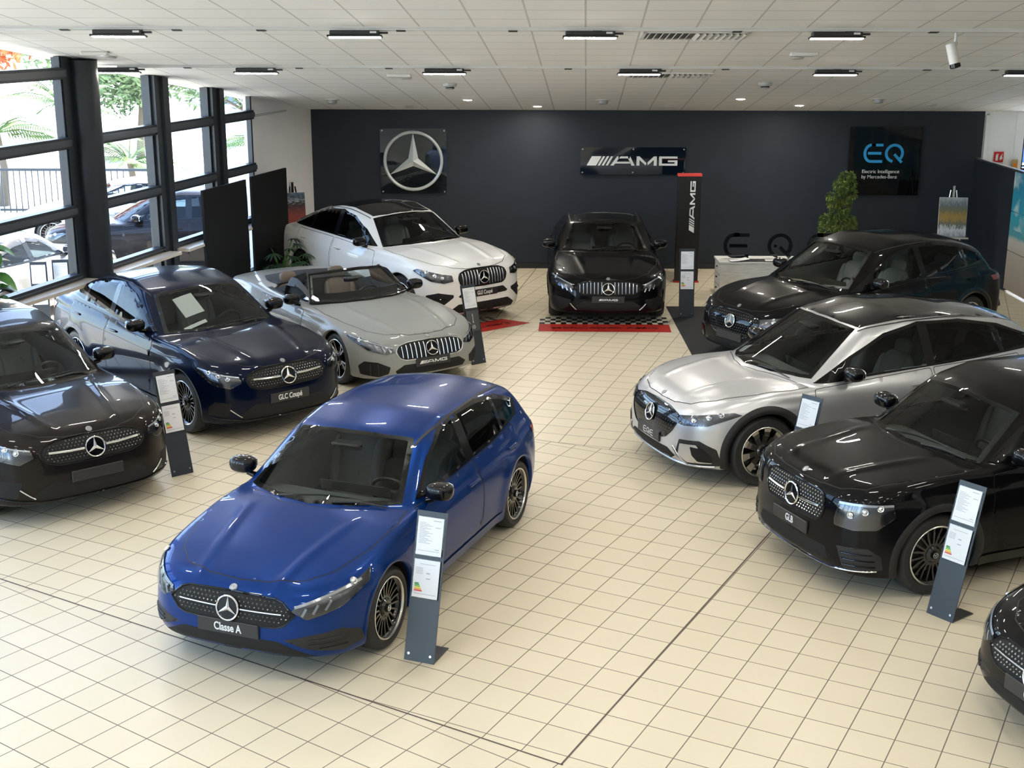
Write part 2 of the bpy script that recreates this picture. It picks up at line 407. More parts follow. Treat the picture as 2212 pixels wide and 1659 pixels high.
q = MB(); q.tube([wp(22.9, .02, 3.10), wp(24.3, .02, 3.10)], .018, 8); structure(q.build('trim_5', mat('conduit', (.55, .6, .65), .4), smooth=True))
# big round steel columns and flat mullions
q = MB(); c0 = wp(17.78, .10); q.cyl((c0.x, c0.y, 0), (c0.x, c0.y, ceil_z(17.8)), .20, n=32); wbox(q, 17.40, 17.62, 0, ceil_z(17.5), -.10, .06); structure(q.build('trim_6', steel, smooth=30))
bays = [(-7.4, -5.0), (-4.6, -2.2), (-1.8, .6), (1.0, 3.4), (3.8, 6.2), (6.6, 9.0), (9.4, 11.8), (12.2, 14.05), (14.25, 15.35), (15.5, 17.42), (18.02, 19.60), (20.0, 21.36), (21.76, 22.86)]
ends = [(a[1], b[0]) for a, b in zip(bays, bays[1:])]
for i, (y0, y1) in enumerate(ends):
    if (y0, y1) == (17.42, 18.02): continue
    q = MB(); wbox(q, y0, y1, 0, ceil_z(y0), -.12, .10); wbox(q, (y0+y1)/2-.03, (y0+y1)/2+.05, 0, ceil_z(y0), .10, .14); structure(q.build('trim_%d' % (7+i), steel))
wg = glass('facade_glass', (.86, .90, .92), 1.45)
for i, (y0, y1) in enumerate(bays):
    q = MB(); top = ceil_z(y1)-.0
    for z in (.42, 1.36, 2.24, 3.13, 4.02):
        if z > top: continue
        h = .15 if z != 1.36 else .08
        wbox(q, y0, y1, z-h/2, min(z+h/2, top), -.05, .08, 0); wbox(q, y0, y1, z-h/2+.035, z+h/2-.035, .08, .10, 1)
    wbox(q, y0, y1, 0, .10, -.05, .05)
    for yy in (y0, y1-.05): wbox(q, yy, yy+.05, 0, top, -.04, .04)
    f = q.build('window_%d' % (10+i), [steel, trans]); structure(f)
    zt = [ceil_z(y0), ceil_z(y1)]; a, b = wp(y0), wp(y1)
    pane = link('window_pane', ([(a.x, a.y, .05), (b.x, b.y, .05), (b.x, b.y, zt[1]), (a.x, a.y, zt[0])], [(0, 1, 2, 3)]), wg, f); structure(pane)
    if y0 > 9 and y0 < 22 and y0 != 14.25:
        s_ = MB(); wbox(s_, y0-.05, y1+.12, 1.27, 1.315, .02, .30); structure(s_.build('window_sill', mat('sill_varnish', (.62, .56, .48), .18, coat=.6), f))
# slim track rail above the first bays, by the ceiling edge

# ================================================================== cars
paper_w = mat('paper_white', (.74, .75, .77), .5)
def tab(pts, sigma=0.04, n=1400, flat=True):
    """smooth lookup curve through (x, value) knots"""
    p = sorted(pts); xs = np.array([q[0] for q in p], float); ys = np.array([q[1] for q in p], float)
    lo, hi = xs[0]-.5, xs[-1]+.5; g = np.linspace(lo, hi, n); v = np.interp(g, xs, ys); st = g[1]-g[0]
    if sigma > 0:
        k = int(3*sigma/st)+1; ker = np.exp(-.5*(np.arange(-k, k+1)*st/sigma)**2); ker /= ker.sum()
        v = np.convolve(np.pad(v, k, mode='edge'), ker, 'valid')
    return lambda x: np.interp(x, g, v)
def smin(a, b, k):
    h = np.clip(.5+.5*(b-a)/k, 0, 1); return b*(1-h)+a*h-k*h*(1-h)
def smax(a, b, k): return -smin(-a, -b, k)
def pip(P, poly):
    """vectorised point in polygon"""
    x, y = P[:, 0], P[:, 1]; r = np.zeros(len(P), bool); n = len(poly)
    for i in range(n):
        x1, y1 = poly[i]; x2, y2 = poly[(i+1) % n]
        c = (y1 > y) != (y2 > y)
        if y1 == y2: continue
        r ^= c & (x < (x2-x1)*(y-y1)/(y2-y1)+x1)
    return r
def inset(poly, d):
    """move a polygon's edges inward by d"""
    P = [np.array(p, float) for p in poly]; n = len(P)
    A = sum(P[i][0]*P[(i+1) % n][1]-P[(i+1) % n][0]*P[i][1] for i in range(n)); s = 1 if A > 0 else -1; out = []
    for i in range(n):
        a = P[i]-P[i-1]; b = P[(i+1) % n]-P[i]; a = a/(np.linalg.norm(a)+1e-9); b = b/(np.linalg.norm(b)+1e-9)
        na = np.array([-a[1], a[0]])*s; nb = np.array([-b[1], b[0]])*s; m = na+nb; m = m/(np.linalg.norm(m)+1e-9)
        out.append(P[i]+m*d/max(.45, m.dot(na)))
    return out
def rounded(poly, r=0.03, n=4):
    """cut every corner into a small arc"""
    P = [np.array(p, float) for p in poly]; out = []; N = len(P)
    for i in range(N):
        p, a, b = P[i], P[i-1], P[(i+1) % N]; la = np.linalg.norm(a-p); lb = np.linalg.norm(b-p)
        ra = min(r, la*.45); rb = min(r, lb*.45); A = p+(a-p)/la*ra; B = p+(b-p)/lb*rb
        for k in range(n+1):
            t = k/n; out.append((1-t)**2*A+2*t*(1-t)*p+t*t*B)
    return out
def densify(poly, res, closed=True):
    out = []; N = len(poly)
    for i in range(N if closed else N-1):
        a = np.array(poly[i], float); b = np.array(poly[(i+1) % N], float); k = max(1, int(np.linalg.norm(b-a)/res+.5))
        for j in range(k): out.append(a+(b-a)*j/k)
    if not closed: out.append(np.array(poly[-1], float))
    return out

class Body:
    """the closed shell of one car as a smooth field; x forward, y left, z up, origin on the ground at mid wheelbase"""
    def __init__(s, c):
        s.c = c; s.A = c['WB']/2; s.xf = s.A+c['FO']; s.xr = s.xf-c['L']; s.hw = c['W']/2
        X = lambda pts: [(s.xf-q[0], q[1]) for q in pts]
        s.D = tab(X(c['deck']), c.get('ds', .05)); s.T = tab(X([(c['top'][0][0]-.25, .05)] + c['top'] + [(c['top'][-1][0]+.2, .05)]), c.get('ts', .07))
        s.P = tab(X(c['plan']), .12); s.V = tab(c['vert'], .035); s.Fz = tab(c['front'], .03); s.Bz = tab(c['rear'], .05)
        s.zb = tab(X(c.get('under', [(0, .2), (.5, .17), (4.2, .17), (4.7, .27)])), .1)
        s.belt = tab(X(c['belt']), .1); s.wg = c.get('wg', .90); s.tum = c.get('tum', .42)
        s.R = c['R']; s.Ra = c['Ra']; s.open_top = c.get('open_top', False)
    def lower(s, x, y, z):
        c = s.c; u = y/s.hw; fl = 0
        for sx in (1, -1):
            r = np.sqrt((x-sx*s.A)**2+(z-s.R)**2)
            fl = fl + c.get('flare', .02)*np.exp(-((r-s.Ra-.02)/.09)**2)*(z > .1)
        S = s.P(x)*s.hw*s.V(z)+fl + c.get('crease', .008)*np.tanh((s.belt(x)-.13-z)/.02)*(np.abs(x+.1) < 9)
        hood = 1/(1+np.exp(-(x-(s.xf-c['cowl']-.0))/.05))
        Dz = s.D(x)-c.get('crown', .05)*u**2.4
        yr = .30+.20*np.clip((s.xf-x)/1.2, 0, 1)
        Dz = Dz+hood*c.get('ridge', .010)*np.exp(-((y-yr)/.045)**2)
        f1 = (Dz-z)*.97; f2 = S-y
        b1, b2 = c.get('bow', (.05, .22)); q = 1/np.sqrt(1+((2*b1*u+6*b2*u**5)/s.hw)**2)
        f3 = (s.xf+s.Fz(z)-b1*u**2-b2*u**6-x)*q
        c1, c2 = c.get('rbow', (.05, .16)); q = 1/np.sqrt(1+((2*c1*u+6*c2*u**5)/s.hw)**2)
        f4 = (x-(s.xr-s.Bz(z)+c1*u**2+c2*u**6))*q
        f5 = z-s.zb(x); k = c.get('k', .07)
        return smin(smin(smin(smin(f1, f2, c.get('ks', .06)), f3, k), f4, k), f5, .04)
    def cabin(s, x, y, z):
        c = s.c; xm = s.xf-c['peak']
        g1 = 1/(1+np.exp(-(x-xm)/.12)); cw = c.get('wcurve', .30); cr = c.get('rcurve', .18)
        xx = x+y*y*(cw*g1-cr*(1-g1))
        T = s.T(xx); sl = (s.T(xx+.01)-s.T(xx-.01))/.02
        f6 = (T-c.get('crownR', .06)*y*y/.4-z)/np.sqrt(1+sl*sl)
        Wg = s.P(x)*s.hw*s.wg - c.get('taper', .10)*np.clip((xm-.8-x)/1.6, 0, 1.2)**2
        f7 = (Wg-s.tum*np.maximum(z-s.belt(x), -.05)-y)/math.sqrt(1+s.tum**2)
        return np.minimum(smin(f6, f7, c.get('kg', .09)), z-.45)
    def f(s, x, y, z):
        y = np.abs(y); L = s.lower(x, y, z)
        if s.open_top: return L
        return smax(L, s.cabin(x, y, z), .02)
    def fg(s, x, y, z):
        y = np.abs(y); return smax(s.lower(x, y, z), s.cabin(x, y, z), .02)
    def normal(s, P, fn=None):
        fn = fn or s.f; e = .004; g = []
        for k in range(3):
            d = np.zeros(3); d[k] = e; a = P+d; b = P-d
            g.append(fn(b[:, 0], b[:, 1], b[:, 2])-fn(a[:, 0], a[:, 1], a[:, 2]))
        g = np.stack(g, 1); return g/(np.linalg.norm(g, axis=1, keepdims=True)+1e-9)
    def cast(s, O, d, t0, t1, fn=None, steps=44):
        """first crossing into the body along d from O (N,3)"""
        fn = fn or s.f; N = len(O); d = np.asarray(d, float); t = np.full(N, t1, float); found = np.zeros(N, bool); prev = np.full(N, t0, float)
        lo = np.full(N, t0, float); hi = np.full(N, t1, float)
        for k in range(1, steps+1):
            tt = t0+(t1-t0)*k/steps; P = O+d*tt; v = fn(P[:, 0], P[:, 1], P[:, 2]) > 0
            n = v & ~found; lo[n] = t0+(t1-t0)*(k-1)/steps; hi[n] = tt; found |= v
        for _ in range(16):
            m = (lo+hi)/2; P = O+d*m[:, None]; v = fn(P[:, 0], P[:, 1], P[:, 2]) > 0
            hi = np.where(v, m, hi); lo = np.where(v, lo, m)
        return O+d*hi[:, None], found
    def grid(s, cell):
        c = s.c; sk = .8; xa, xb = s.xf-sk, s.xr+sk; zc = .60
        nm = int((xa-xb)/cell); nf = int(1.25/cell)
        per = [(0, -.45), (.92, -.45), (.92, .5), (0, .5)]; pts = densify(per, cell, closed=False); nt = len(pts)
        dirs = np.array(pts); dirs /= np.linalg.norm(dirs, axis=1, keepdims=True)
        rows = []
        for i in range(nf): rows.append((xb, -PI/2*(nf-i)/nf))
        for i in range(nm+1): rows.append((xb+(xa-xb)*i/nm, 0))
        for i in range(1, nf+1): rows.append((xa, PI/2*i/nf))
        O = np.zeros((len(rows), nt, 3)); Dv = np.zeros((len(rows), nt, 3))
        for i, (x, ph) in enumerate(rows):
            O[i, :, 0] = x; O[i, :, 2] = zc
            Dv[i, :, 0] = math.sin(ph); Dv[i, :, 1] = dirs[:, 0]*math.cos(ph); Dv[i, :, 2] = dirs[:, 1]*math.cos(ph)
        O = O.reshape(-1, 3); Dv = Dv.reshape(-1, 3); lo = np.zeros(len(O)); hi = np.full(len(O), 2.4)
        for _ in range(24):
            m = (lo+hi)/2; P = O+Dv*m[:, None]; v = s.f(P[:, 0], P[:, 1], P[:, 2]) > 0
            lo = np.where(v, m, lo); hi = np.where(v, hi, m)
        P = O+Dv*lo[:, None]
        return P, len(rows), nt
def mirror_grid(P, nr, nt):
    """half grid -> closed left and right grid"""
    H = P.reshape(nr, nt, 3); M = H[:, ::-1][:, 1:-1].copy(); M[..., 1] *= -1; H = H.copy(); H[:, 0, 1] = 0; H[:, -1, 1] = 0
    G = np.concatenate([H, M], 1); w = G.shape[1]; V = G.reshape(-1, 3)
    i = np.arange(nr-1)[:, None]*w; j = np.arange(w)[None, :]; k = (j+1) % w
    F = np.stack([i+j, i+k, i+w+k, i+w+j], -1).reshape(-1, 4)
    return V, F
def compact(V, F):
    u, inv = np.unique(F.reshape(-1), return_inverse=True); return V[u], inv.reshape(F.shape)
def basis(d):
    d = np.asarray(d, float); d = d/np.linalg.norm(d); h = np.array([0, 0, 1.]) if abs(d[2]) < .9 else np.array([1., 0, 0])
    u = np.cross(h, d); u /= np.linalg.norm(u); v = np.cross(d, u); return d, u, v

class Car:
    def __init__(s, c, root):
        s.c = c; s.b = Body(c); s.root = root; s.cell = c.get('cell', .024); s.holes = []
    # a point of the surface: ('f', y, z) seen from the front, ('s', x, z) from the left side, ('t', x, y) from above
    def pt(s, q, fn=None):
        b = s.b; fn = fn or b.fg
        if q[0] == 'f': O = np.array([[0., q[1], q[2]]]); return b.cast(O, (-1, 0, 0), -b.xf-.5, -b.xf+1.6, fn, 90)[0][0]
        if q[0] == 'r': O = np.array([[0., q[1], q[2]]]); return b.cast(O, (1, 0, 0), b.xr-.5, b.xr+1.6, fn, 90)[0][0]
        if q[0] == 's': O = np.array([[q[1], 0., q[2]]]); return b.cast(O, (0, -1, 0), -1.4, -.05, fn, 60)[0][0]
        if q[0] == 't': O = np.array([[q[1], q[2], 0.]]); return b.cast(O, (0, 0, -1), -2.2, -.3, fn, 90)[0][0]
        return np.array(q, float)
    def project(s, pts, d, off, fn=None):
        """2D view coordinates (a, b) -> surface points and normals"""
        dd, u, v = basis(d); q = np.asarray(pts, float); O = q[:, :1]*u+q[:, 1:2]*v
        c0 = s._t; P, ok = s.b.cast(O, dd, c0-.55, c0+.75, fn or s.b.fg, 60); N = s.b.normal(P, fn or s.b.fg)
        return P+N*off, N, ok
    def view2d(s, pts3, d):
        dd, u, v = basis(d); Q = [np.asarray(p, float) for p in pts3]; s._t = float(np.mean([p.dot(dd) for p in Q]))
        return [np.array([p.dot(u), p.dot(v)]) for p in Q]
    def patch(s, pts3, d, off=.003, res=.035, holes=(), fn=None, r=0.0, side=1, shrink=0.0):
        """a surface-hugging panel with the outline pts3 seen along d; side=-1 mirrors it to the right of the car"""
        poly = s.view2d(pts3, d)
        if shrink: poly = inset(poly, shrink)
        if r: poly = rounded(poly, r)
        hp = [inset(s.view2d(h[0], d), h[1]) if isinstance(h, tuple) else s.view2d(h, d) for h in holes]
        if r: hp = [rounded(h, r) for h in hp]
        s.view2d(pts3, d)
        ring = densify(poly, res); V = [tuple(p) for p in ring]; E = [(i, (i+1) % len(ring)) for i in range(len(ring))]
        for h in hp:
            rg = densify(h, res); n = len(V); V += [tuple(p) for p in rg]; E += [(n+i, n+(i+1) % len(rg)) for i in range(len(rg))]
        a = np.array(ring); mn, mx = a.min(0), a.max(0)
        gx = np.arange(mn[0]+res*.5, mx[0], res); gy = np.arange(mn[1]+res*.5, mx[1], res)
        g = np.array([(x, y) for x in gx for y in gy]) if len(gx)*len(gy) else np.zeros((0, 2))
        if len(g):
            k = pip(g, poly)
            for h in hp: k &= ~pip(g, h)
            g = g[k]
            B = np.array(V)
            if len(g): g = g[np.min(np.linalg.norm(g[:, None]-B[None], axis=2), axis=1) > res*.45]
        V += [tuple(p) for p in g]
        co, _, tri, *_ = delaunay_2d_cdt([Vector(p) for p in V], E, [], 0, 1e-5)
        co = np.array([tuple(p) for p in co]); tri = np.array([t for t in tri if len(t) == 3])
        cen = co[tri].mean(1); k = pip(cen, poly)
        for h in hp: k &= ~pip(cen, h)
        tri = tri[k]; P, N, ok = s.project(co, d, off, fn)
        tri = tri[ok[tri].all(1)]
        nn = np.cross(P[tri[:, 1]]-P[tri[:, 0]], P[tri[:, 2]]-P[tri[:, 0]]); fl = (nn*N[tri[:, 0]]).sum(1) < 0
        tri[fl] = tri[fl][:, ::-1]; P, tri = compact(P, tri)
        if side < 0: P = P*np.array([1, -1, 1]); tri = tri[:, ::-1]
        return P, tri
    def path(s, pts3, d, off=.003, res=.03, closed=True, fn=None, r=0.0, shrink=0.0):
        poly = s.view2d(pts3, d)
        if shrink: poly = inset(poly, shrink)
        if r and closed: poly = rounded(poly, r)
        ring = np.array(densify(poly, res, closed)); P, N, ok = s.project(ring, d, off, fn); return P[ok], N[ok]
    def ribbon(s, pts3, d, w=.006, off=.0045, closed=True, side=1, **k):
        P, N = s.path(pts3, d, off, closed=closed, **k); n = len(P)
        if closed: t = np.roll(P, -1, 0)-np.roll(P, 1, 0)
        else: t = np.gradient(P, axis=0)
        q = np.cross(N, t); q /= np.linalg.norm(q, axis=1, keepdims=True)+1e-9
        V = np.concatenate([P+q*w/2, P-q*w/2]); F = []
        for i in range(n if closed else n-1): j = (i+1) % n; F.append((i, j, n+j, n+i))
        F = np.array(F)[:, ::-1]
        if side < 0: V = V*np.array([1, -1, 1]); F = F[:, ::-1]
        return V, F
    def bead(s, pts3, d, rad=.008, off=.004, closed=True, side=1, **k):
        P, N = s.path(pts3, d, off, closed=closed, **k)
        if side < 0: P = P*np.array([1, -1, 1])
        b = MB(); b.tube([tuple(p) for p in P], rad, 8, closed=closed); return b
    def put(s, name, vf, m, parent=None, label=None):
        o = link(name, vf, m, parent or s.root, smooth=True)
        if label: o['label'] = label
        return o

def wheel_meshes(c):
    """tyre, rim, lip, cap in the plane y=0, outer face towards +y"""
    R = c['R']; w = .235; r = c['rim']; t = MB()
    t.lathe([(r-.005, -w/2+.01), (r+.02, -w/2), (R-.03, -w/2-.004), (R-.008, -w/2+.02), (R, -w/2+.05), (R, -.004), (R-.007, -.002), (R-.007, .002), (R, .004),
             (R, w/2-.05), (R-.008, w/2-.02), (R-.03, w/2+.004), (R-.055, w/2+.006), (r+.02, w/2), (r-.004, w/2-.012)], 72)
    rim = MB(); rim.lathe([(r-.012, -w/2), (r-.03, -.05), (r-.045, .02), (r-.03, w/2-.03), (r-.006, w/2-.006), (r+.002, w/2-.002)], 72)
    rim.lathe([(.075, w/2-.045), (.075, w/2-.035), (.06, w/2-.02), (.0, w/2-.018)], 24)
    rim.lathe([(.001, .0), (.10, .0), (.10, w/2-.04), (.075, w/2-.04)], 24)
    n = c.get('spokes', 20); st = c.get('spoke_style', 'multi'); yf = w/2-.012
    def spoke(a0, a1, w0, w1, r0=.06, r1=None, y0=None, y1=None, dep=.03, mb=rim):
        r1 = r1 or r-.004; y0 = yf-.028 if y0 is None else y0; y1 = yf-.012 if y1 is None else y1
        V = []
        for rr, a, ww, yy in ((r0, a0, w0, y0), ((r0+r1)/2, (a0+a1)/2, (w0+w1)/2, (y0+y1)/2-.004), (r1, a1, w1, y1)):
            ca, sa = math.cos(a), math.sin(a)
            for sgn in (1, -1):
                px, pz = rr*ca-sgn*ww/2*sa, rr*sa+sgn*ww/2*ca
                V += [(px, yy, pz), (px-sgn*0, yy-dep, pz)]
        F = []
        for k in (0, 4): F += [(k, k+4, k+6, k+2), (k+1, k+3, k+7, k+5), (k, k+1, k+5, k+4), (k+2, k+6, k+7, k+3)]
        mb.add(V, F)
    face = MB()
    if st == 'multi':
        for i in range(n): a = 2*PI*i/n; spoke(a, a, .016, .011)
    elif st == 'pairs':
        for i in range(n//2):
            a = 2*PI*i/(n//2)
            for e in (-1, 1): spoke(a+e*.10, a+e*.17, .018, .016)
    elif st == 'blocks':        # dark spokes with pale machined blocks towards the lip
        for i in range(10):
            a = 2*PI*i/10; spoke(a, a+.05, .05, .075)
            spoke(a+.05, a+.05, .055, .085, r0=r-.10, r1=r-.006, y0=yf-.008, y1=yf-.004, dep=.004, mb=face)
    elif st == 'five':
        for i in range(5):
            a = 2*PI*i/5
            for e in (-1, 1):
                spoke(a+e*.09, a+e*.20, .03, .022); spoke(a+e*.09, a+e*.20, .010, .008, y0=yf-.024, y1=yf-.008, dep=.003, mb=face)
    lip = MB(); lip.lathe([(r-.012, w/2-.012), (r-.009, w/2-.002), (r, w/2+.002), (r+.005, w/2-.002)], 72)
    cap = MB(); cap.lathe([(.036, w/2-.02), (.036, w/2-.008), (.03, w/2-.004), (0, w/2-.004)], 28)
    tf = Matrix.Translation((0, w/2-.004, 0)) @ Matrix.Rotation(-PI/2, 4, 'X'); sm = star_mb(.026, .12, 20, .12)
    cap.add(sm.V, sm.F, 1, tf)
    disc = MB(); disc.lathe([(.10, -.01), (.10, .012), (.17, .012), (.17, -.01), (.10, -.01)], 40)
    return t, rim, lip, cap, disc, face

def build_wheels(s):
    c = s.c; b = s.b; t, rim, lip, cap, disc, face = wheel_meshes(c); first = None
    yw = b.hw*c.get('track', .985)-.117
    for sx in (1, -1):
        for sy in (1, -1):
            if first is None:
                o = t.build('wheel', rubber, s.root, smooth=30); first = o; o['label'] = c.get('wheel_label', 'black tyre on a dark spoked rim')
                rim.build('rim', c.get('rimmat', rim_black), o, smooth=35); lip.build('rim_lip', c.get('lipmat', rim_silver), o, smooth=True)
                q = cap.build('centre_cap', [gloss_black, satin], o, smooth=30)
                disc.build('brake_disc', mat('brake_steel', (.25, .25, .26), .35, 1.0), o, smooth=30)
                if face.V: face.build('spoke_face', rim_silver, o)
            else: o = copy_tree(first, s.root)
            o.location = (sx*b.A, sy*yw, b.R); o.rotation_euler = (0, rnd.uniform(0, 6.28), 0 if sy > 0 else PI)
            if c.get('steer') and sx > 0: o.rotation_euler.z += c['steer']

def arch_pieces(s, sx, sy, wid, off, mt, name):
    b = s.b; a0, a1 = -22, 202; pts = []
    Ra = b.Ra; n = 46; rows = []
    for rr in (Ra-.004, Ra+wid*.5, Ra+wid):
        O = np.array([[sx*b.A+rr*math.cos(math.radians(a0+(a1-a0)*i/n)), 0, max(b.R+rr*math.sin(math.radians(a0+(a1-a0)*i/n)), float(b.zb(sx*b.A))+.005)] for i in range(n+1)])
        P, ok = b.cast(O, (0, -1, 0), -1.4, -.1, b.fg, 60); N = b.normal(P, b.fg); N[:, 2] *= .2; rows.append(P+N*(off if rr < Ra+wid*.9 else .001))
    inner = rows[0].copy(); inner[:, 1] -= .05
    deep = rows[0].copy(); deep[:, 1] = b.hw-.46
    G = np.stack([inner]+rows); w = n+1; V = G.reshape(-1, 3)
    F = [(i*w+j, i*w+j+1, (i+1)*w+j+1, (i+1)*w+j) for i in range(3) for j in range(n)]
    V = V*np.array([1, sy, 1]); F = F if sy > 0 else [f[::-1] for f in F]
    s.put(name, (V, F), mt)
    G = np.stack([deep, inner]); V = G.reshape(-1, 3)*np.array([1, sy, 1]); F = [(j, j+1, w+j+1, w+j) for j in range(n)]
    # wheel well with a back wall
    V = np.concatenate([V, [[sx*b.A, sy*(b.hw-.46), b.R]]]); F += [(j+1, j, 2*w) for j in range(n)]
    s.put('wheel_well', (V, F), void_black)

def build_car(c, name, loc, rz, label, cat='car'):
    root = empty(name, (loc[0], loc[1], c.get('lift', 0)), math.radians(rz)); tag(root, label, cat)
    s = Car(c, root); b = s.b; paint = c['paint']; far = c.get('far', False); xf = b.xf
    P, nr, nt = b.grid(s.cell); V, F = mirror_grid(P, nr, nt)
    cen = V[F].mean(1); Nv = b.normal(V); nf = Nv[F].mean(1); keep = np.ones(len(F), bool)
    ay = np.abs(cen[:, 1])
    for sx in (1, -1):
        r = np.hypot(cen[:, 0]-sx*b.A, cen[:, 2]-b.R); keep &= ~((r < b.Ra+.010) & (ay > b.hw-.42))
    # glazing outlines
    X = lambda q: xf-q
    ws = c['ws']    # base centre, base corner, half width, head centre, head corner, half width (distances from the nose)
    dW = (-.55, 0, -.83)
    wsp = [('t', X(ws[0]), 0), ('t', X(ws[0]+(ws[1]-ws[0])*.25), ws[2]*.5), ('t', X(ws[1]-(ws[1]-ws[0])*.25), ws[2]*.87), ('t', X(ws[1]), ws[2]),
           ('t', X(ws[4]), ws[5]), ('t', X(ws[3]+(ws[4]-ws[3])*.3), ws[5]*.55), ('t', X(ws[3]), 0)]
    half = [s.pt(q) for q in wsp]; mir = [p*np.array([1, -1, 1]) for p in half]
    WS = half+mir[::-1][1:-1]
    wmask = s.view2d(WS, dW); dd, u, v = basis(dW)
    def cut(poly3, d, sh, extra=None):
        nonlocal keep
        pl = inset(s.view2d(poly3, d), sh); dd, u, v = basis(d); q = np.stack([cen@u, cen@v], 1)
        m = pip(q, pl) & ((nf@dd) < -.15)
        if extra is not None: m &= extra
        keep &= ~m
        if abs(d[1]) > .5:
            m2 = cen*np.array([1, -1, 1]); q = np.stack([m2@u, m2@v], 1); n2 = nf*np.array([1, -1, 1]); m = pip(q, pl) & ((n2@dd) < -.15)
            keep &= ~m
    dlo = c['dlo']; dS = (0, -1, 0.12)
    DL = [s.pt(('s', X(q[0]), q[1])) for q in dlo]
    if not b.open_top:
        cut(WS, dW, .022); cut(DL, dS, .018)
    else:
        CP = [s.pt(('t', X(q[0]), q[1])) for q in c['cockpit']]; CP = CP+[p*np.array([1, -1, 1]) for p in CP[::-1]]
        cut(CP, (0, 0, -1), 0.0)
    bodyF = F[keep]; Vb, Fb = compact(V, bodyF); s.put('body', (Vb, Fb), paint)
    # lining behind the metal, around the cabin
    m = keep & (cen[:, 2] > .42) & (cen[:, 0] < xf-ws[0]+.05) & (cen[:, 0] > b.xr+.25)
    if m.any() and not b.open_top:
        Vi, Fi = compact(V-Nv*.03, F[m]); s.put('interior_lining', (Vi, Fi[:, ::-1]), c.get('lining', mat('cabin_lining', (.2, .2, .2), .7)))
    # arches and wheels
    for sx in (1, -1):
        for sy in (1, -1): arch_pieces(s, sx, sy, c.get('archw', .03), c.get('archo', .004), c.get('archmat', paint), 'wheel_arch')
    build_wheels(s)
    # windscreen
    frit = mat('glass_border', (.006, .006, .007), .35)
    if True:
        s.put('windshield_border', s.patch(WS, dW, .0015, .04, holes=[(WS, .045)], fn=b.fg), frit)
        s.put('windshield', s.patch(WS, dW, .0035, .05, fn=b.fg), shield_glass)
        if b.open_top:
            fr = s.bead(WS, dW, .022, -.004, fn=b.fg); fr.build('windshield_frame', gloss_black, root, smooth=True)
            hp = [WS[4], WS[5], WS[6], WS[7], WS[8]]
    if b.open_top:
        V3 = [tuple(p) for p in CP]+[(p[0], p[1]*.94, .40) for p in CP]; nn = len(CP); F3 = [(i, (i+1) % nn, nn+(i+1) % nn, nn+i) for i in range(nn)]+[tuple(range(nn, 2*nn))]
        link('cabin_tub', (V3, F3), mat('tub_dark', (.02, .02, .021), .7), root)
        tn = [s.pt(('t', X(3.34), .01)), s.pt(('t', X(3.34), .62)), s.pt(('t', X(3.62), .66)), s.pt(('t', X(3.92), .56)), s.pt(('t', X(3.98), .01))]; TN = tn+[p*np.array([1, -1, 1]) for p in tn[::-1]]
        s.put('soft_top_cover', s.patch(TN, (0, 0, -1), .012, .05, r=.05), mat('soft_top', (.018, .02, .024), .6))
        for sd in (1, -1):
            dr = [s.pt(('t', X(2.0), .76)), s.pt(('t', X(2.6), .79)), s.pt(('t', X(3.3), .79)), s.pt(('t', X(3.3), .73)), s.pt(('t', X(2.5), .73)), s.pt(('t', X(2.05), .70))]
            s.put('door_capping', s.patch(dr, (0, 0, -1), .006, .04, side=sd), mat('soft_top', (.018, .02, .024), .6))
            b3 = MB(); g0 = s.pt(('t', X(2.02), .74)); g1 = s.pt(('t', X(2.95), .76))
            V4 = [(g0[0], g0[1]*sd, g0[2]-.02), (g1[0], g1[1]*sd, g1[2]-.02), (g1[0]+.12, (g1[1]-.13)*sd, g1[2]+.22), (g0[0]-.42, (g0[1]-.15)*sd, g0[2]+.30)]; b3.add(V4, [(0, 1, 2, 3)]); b3.build('side_window', door_glass, root)
    # wipers
    for yy, y2 in ((-.30, .42), (.20, .62)) if not far else ():
        k = X(ws[0])-.0; Q = [s.pt(('t', k-.03-.1*abs(yy), yy))+np.array([0, 0, .012]), s.pt(('t', k-.11-.12*y2, y2))+np.array([0, 0, .014])]
        MB().tube([tuple(Q[0]), tuple((Q[0]+Q[1])/2+np.array([0, 0, .02])), tuple(Q[1])], [.010, .007, .005], 6).build('wiper', matt_black, root, smooth=True)
    # side glass
    if not b.open_top:
        panes = c['panes']
        for sd in (1, -1):
            hs = [[s.pt(('s', X(q[0]), q[1])) for q in p] for p in panes]
            s.put('window_trim', s.patch(DL, dS, .002, .05, holes=hs, fn=b.fg, side=sd), gloss_black)
            for k, h in enumerate(hs): s.put('side_window', s.patch(h, dS, .0005, .06, fn=b.fg, side=sd), door_glass if k == 0 and not c.get('front_dark') else privacy_glass)
            V2, F2 = s.ribbon([DL[i] for i in c.get('beltline', range(len(DL)))], dS, .012, .006, closed=False, side=sd); s.put('belt_moulding', (V2, F2), c.get('trim', gloss_black))
        if c.get('rearglass'):
            rg = c['rearglass']; d = (.6, 0, -.8); h = [s.pt(('t', X(q[0]), q[1])) for q in rg]; RG = h+[p*np.array([1, -1, 1]) for p in h[::-1][0 if rg[-1][1] else 1:]]
            s.put('rear_window', s.patch(RG, d, .003, .06, fn=b.fg), privacy_glass)
        if c.get('roofpanel'):
            rp = c['roofpanel']; h = [s.pt(('t', X(q[0]), q[1])) for q in rp]; RP = h+[p*np.array([1, -1, 1]) for p in h[::-1]]
            s.put('roof_panel', s.patch(RP, (0, 0, -1), .003, .05, fn=b.fg), c.get('roofmat', gloss_black))
        for sd in (1, -1):
            rr = [s.pt(('t', X(q[0]), q[1])) for q in c['roofline']]; V2, F2 = s.ribbon(rr, (0, -.3, -1), c.get('railw', .022), .004, closed=False, side=sd, res=.06); s.put('roof_rail', (V2, F2), c.get('railmat', matt_black))
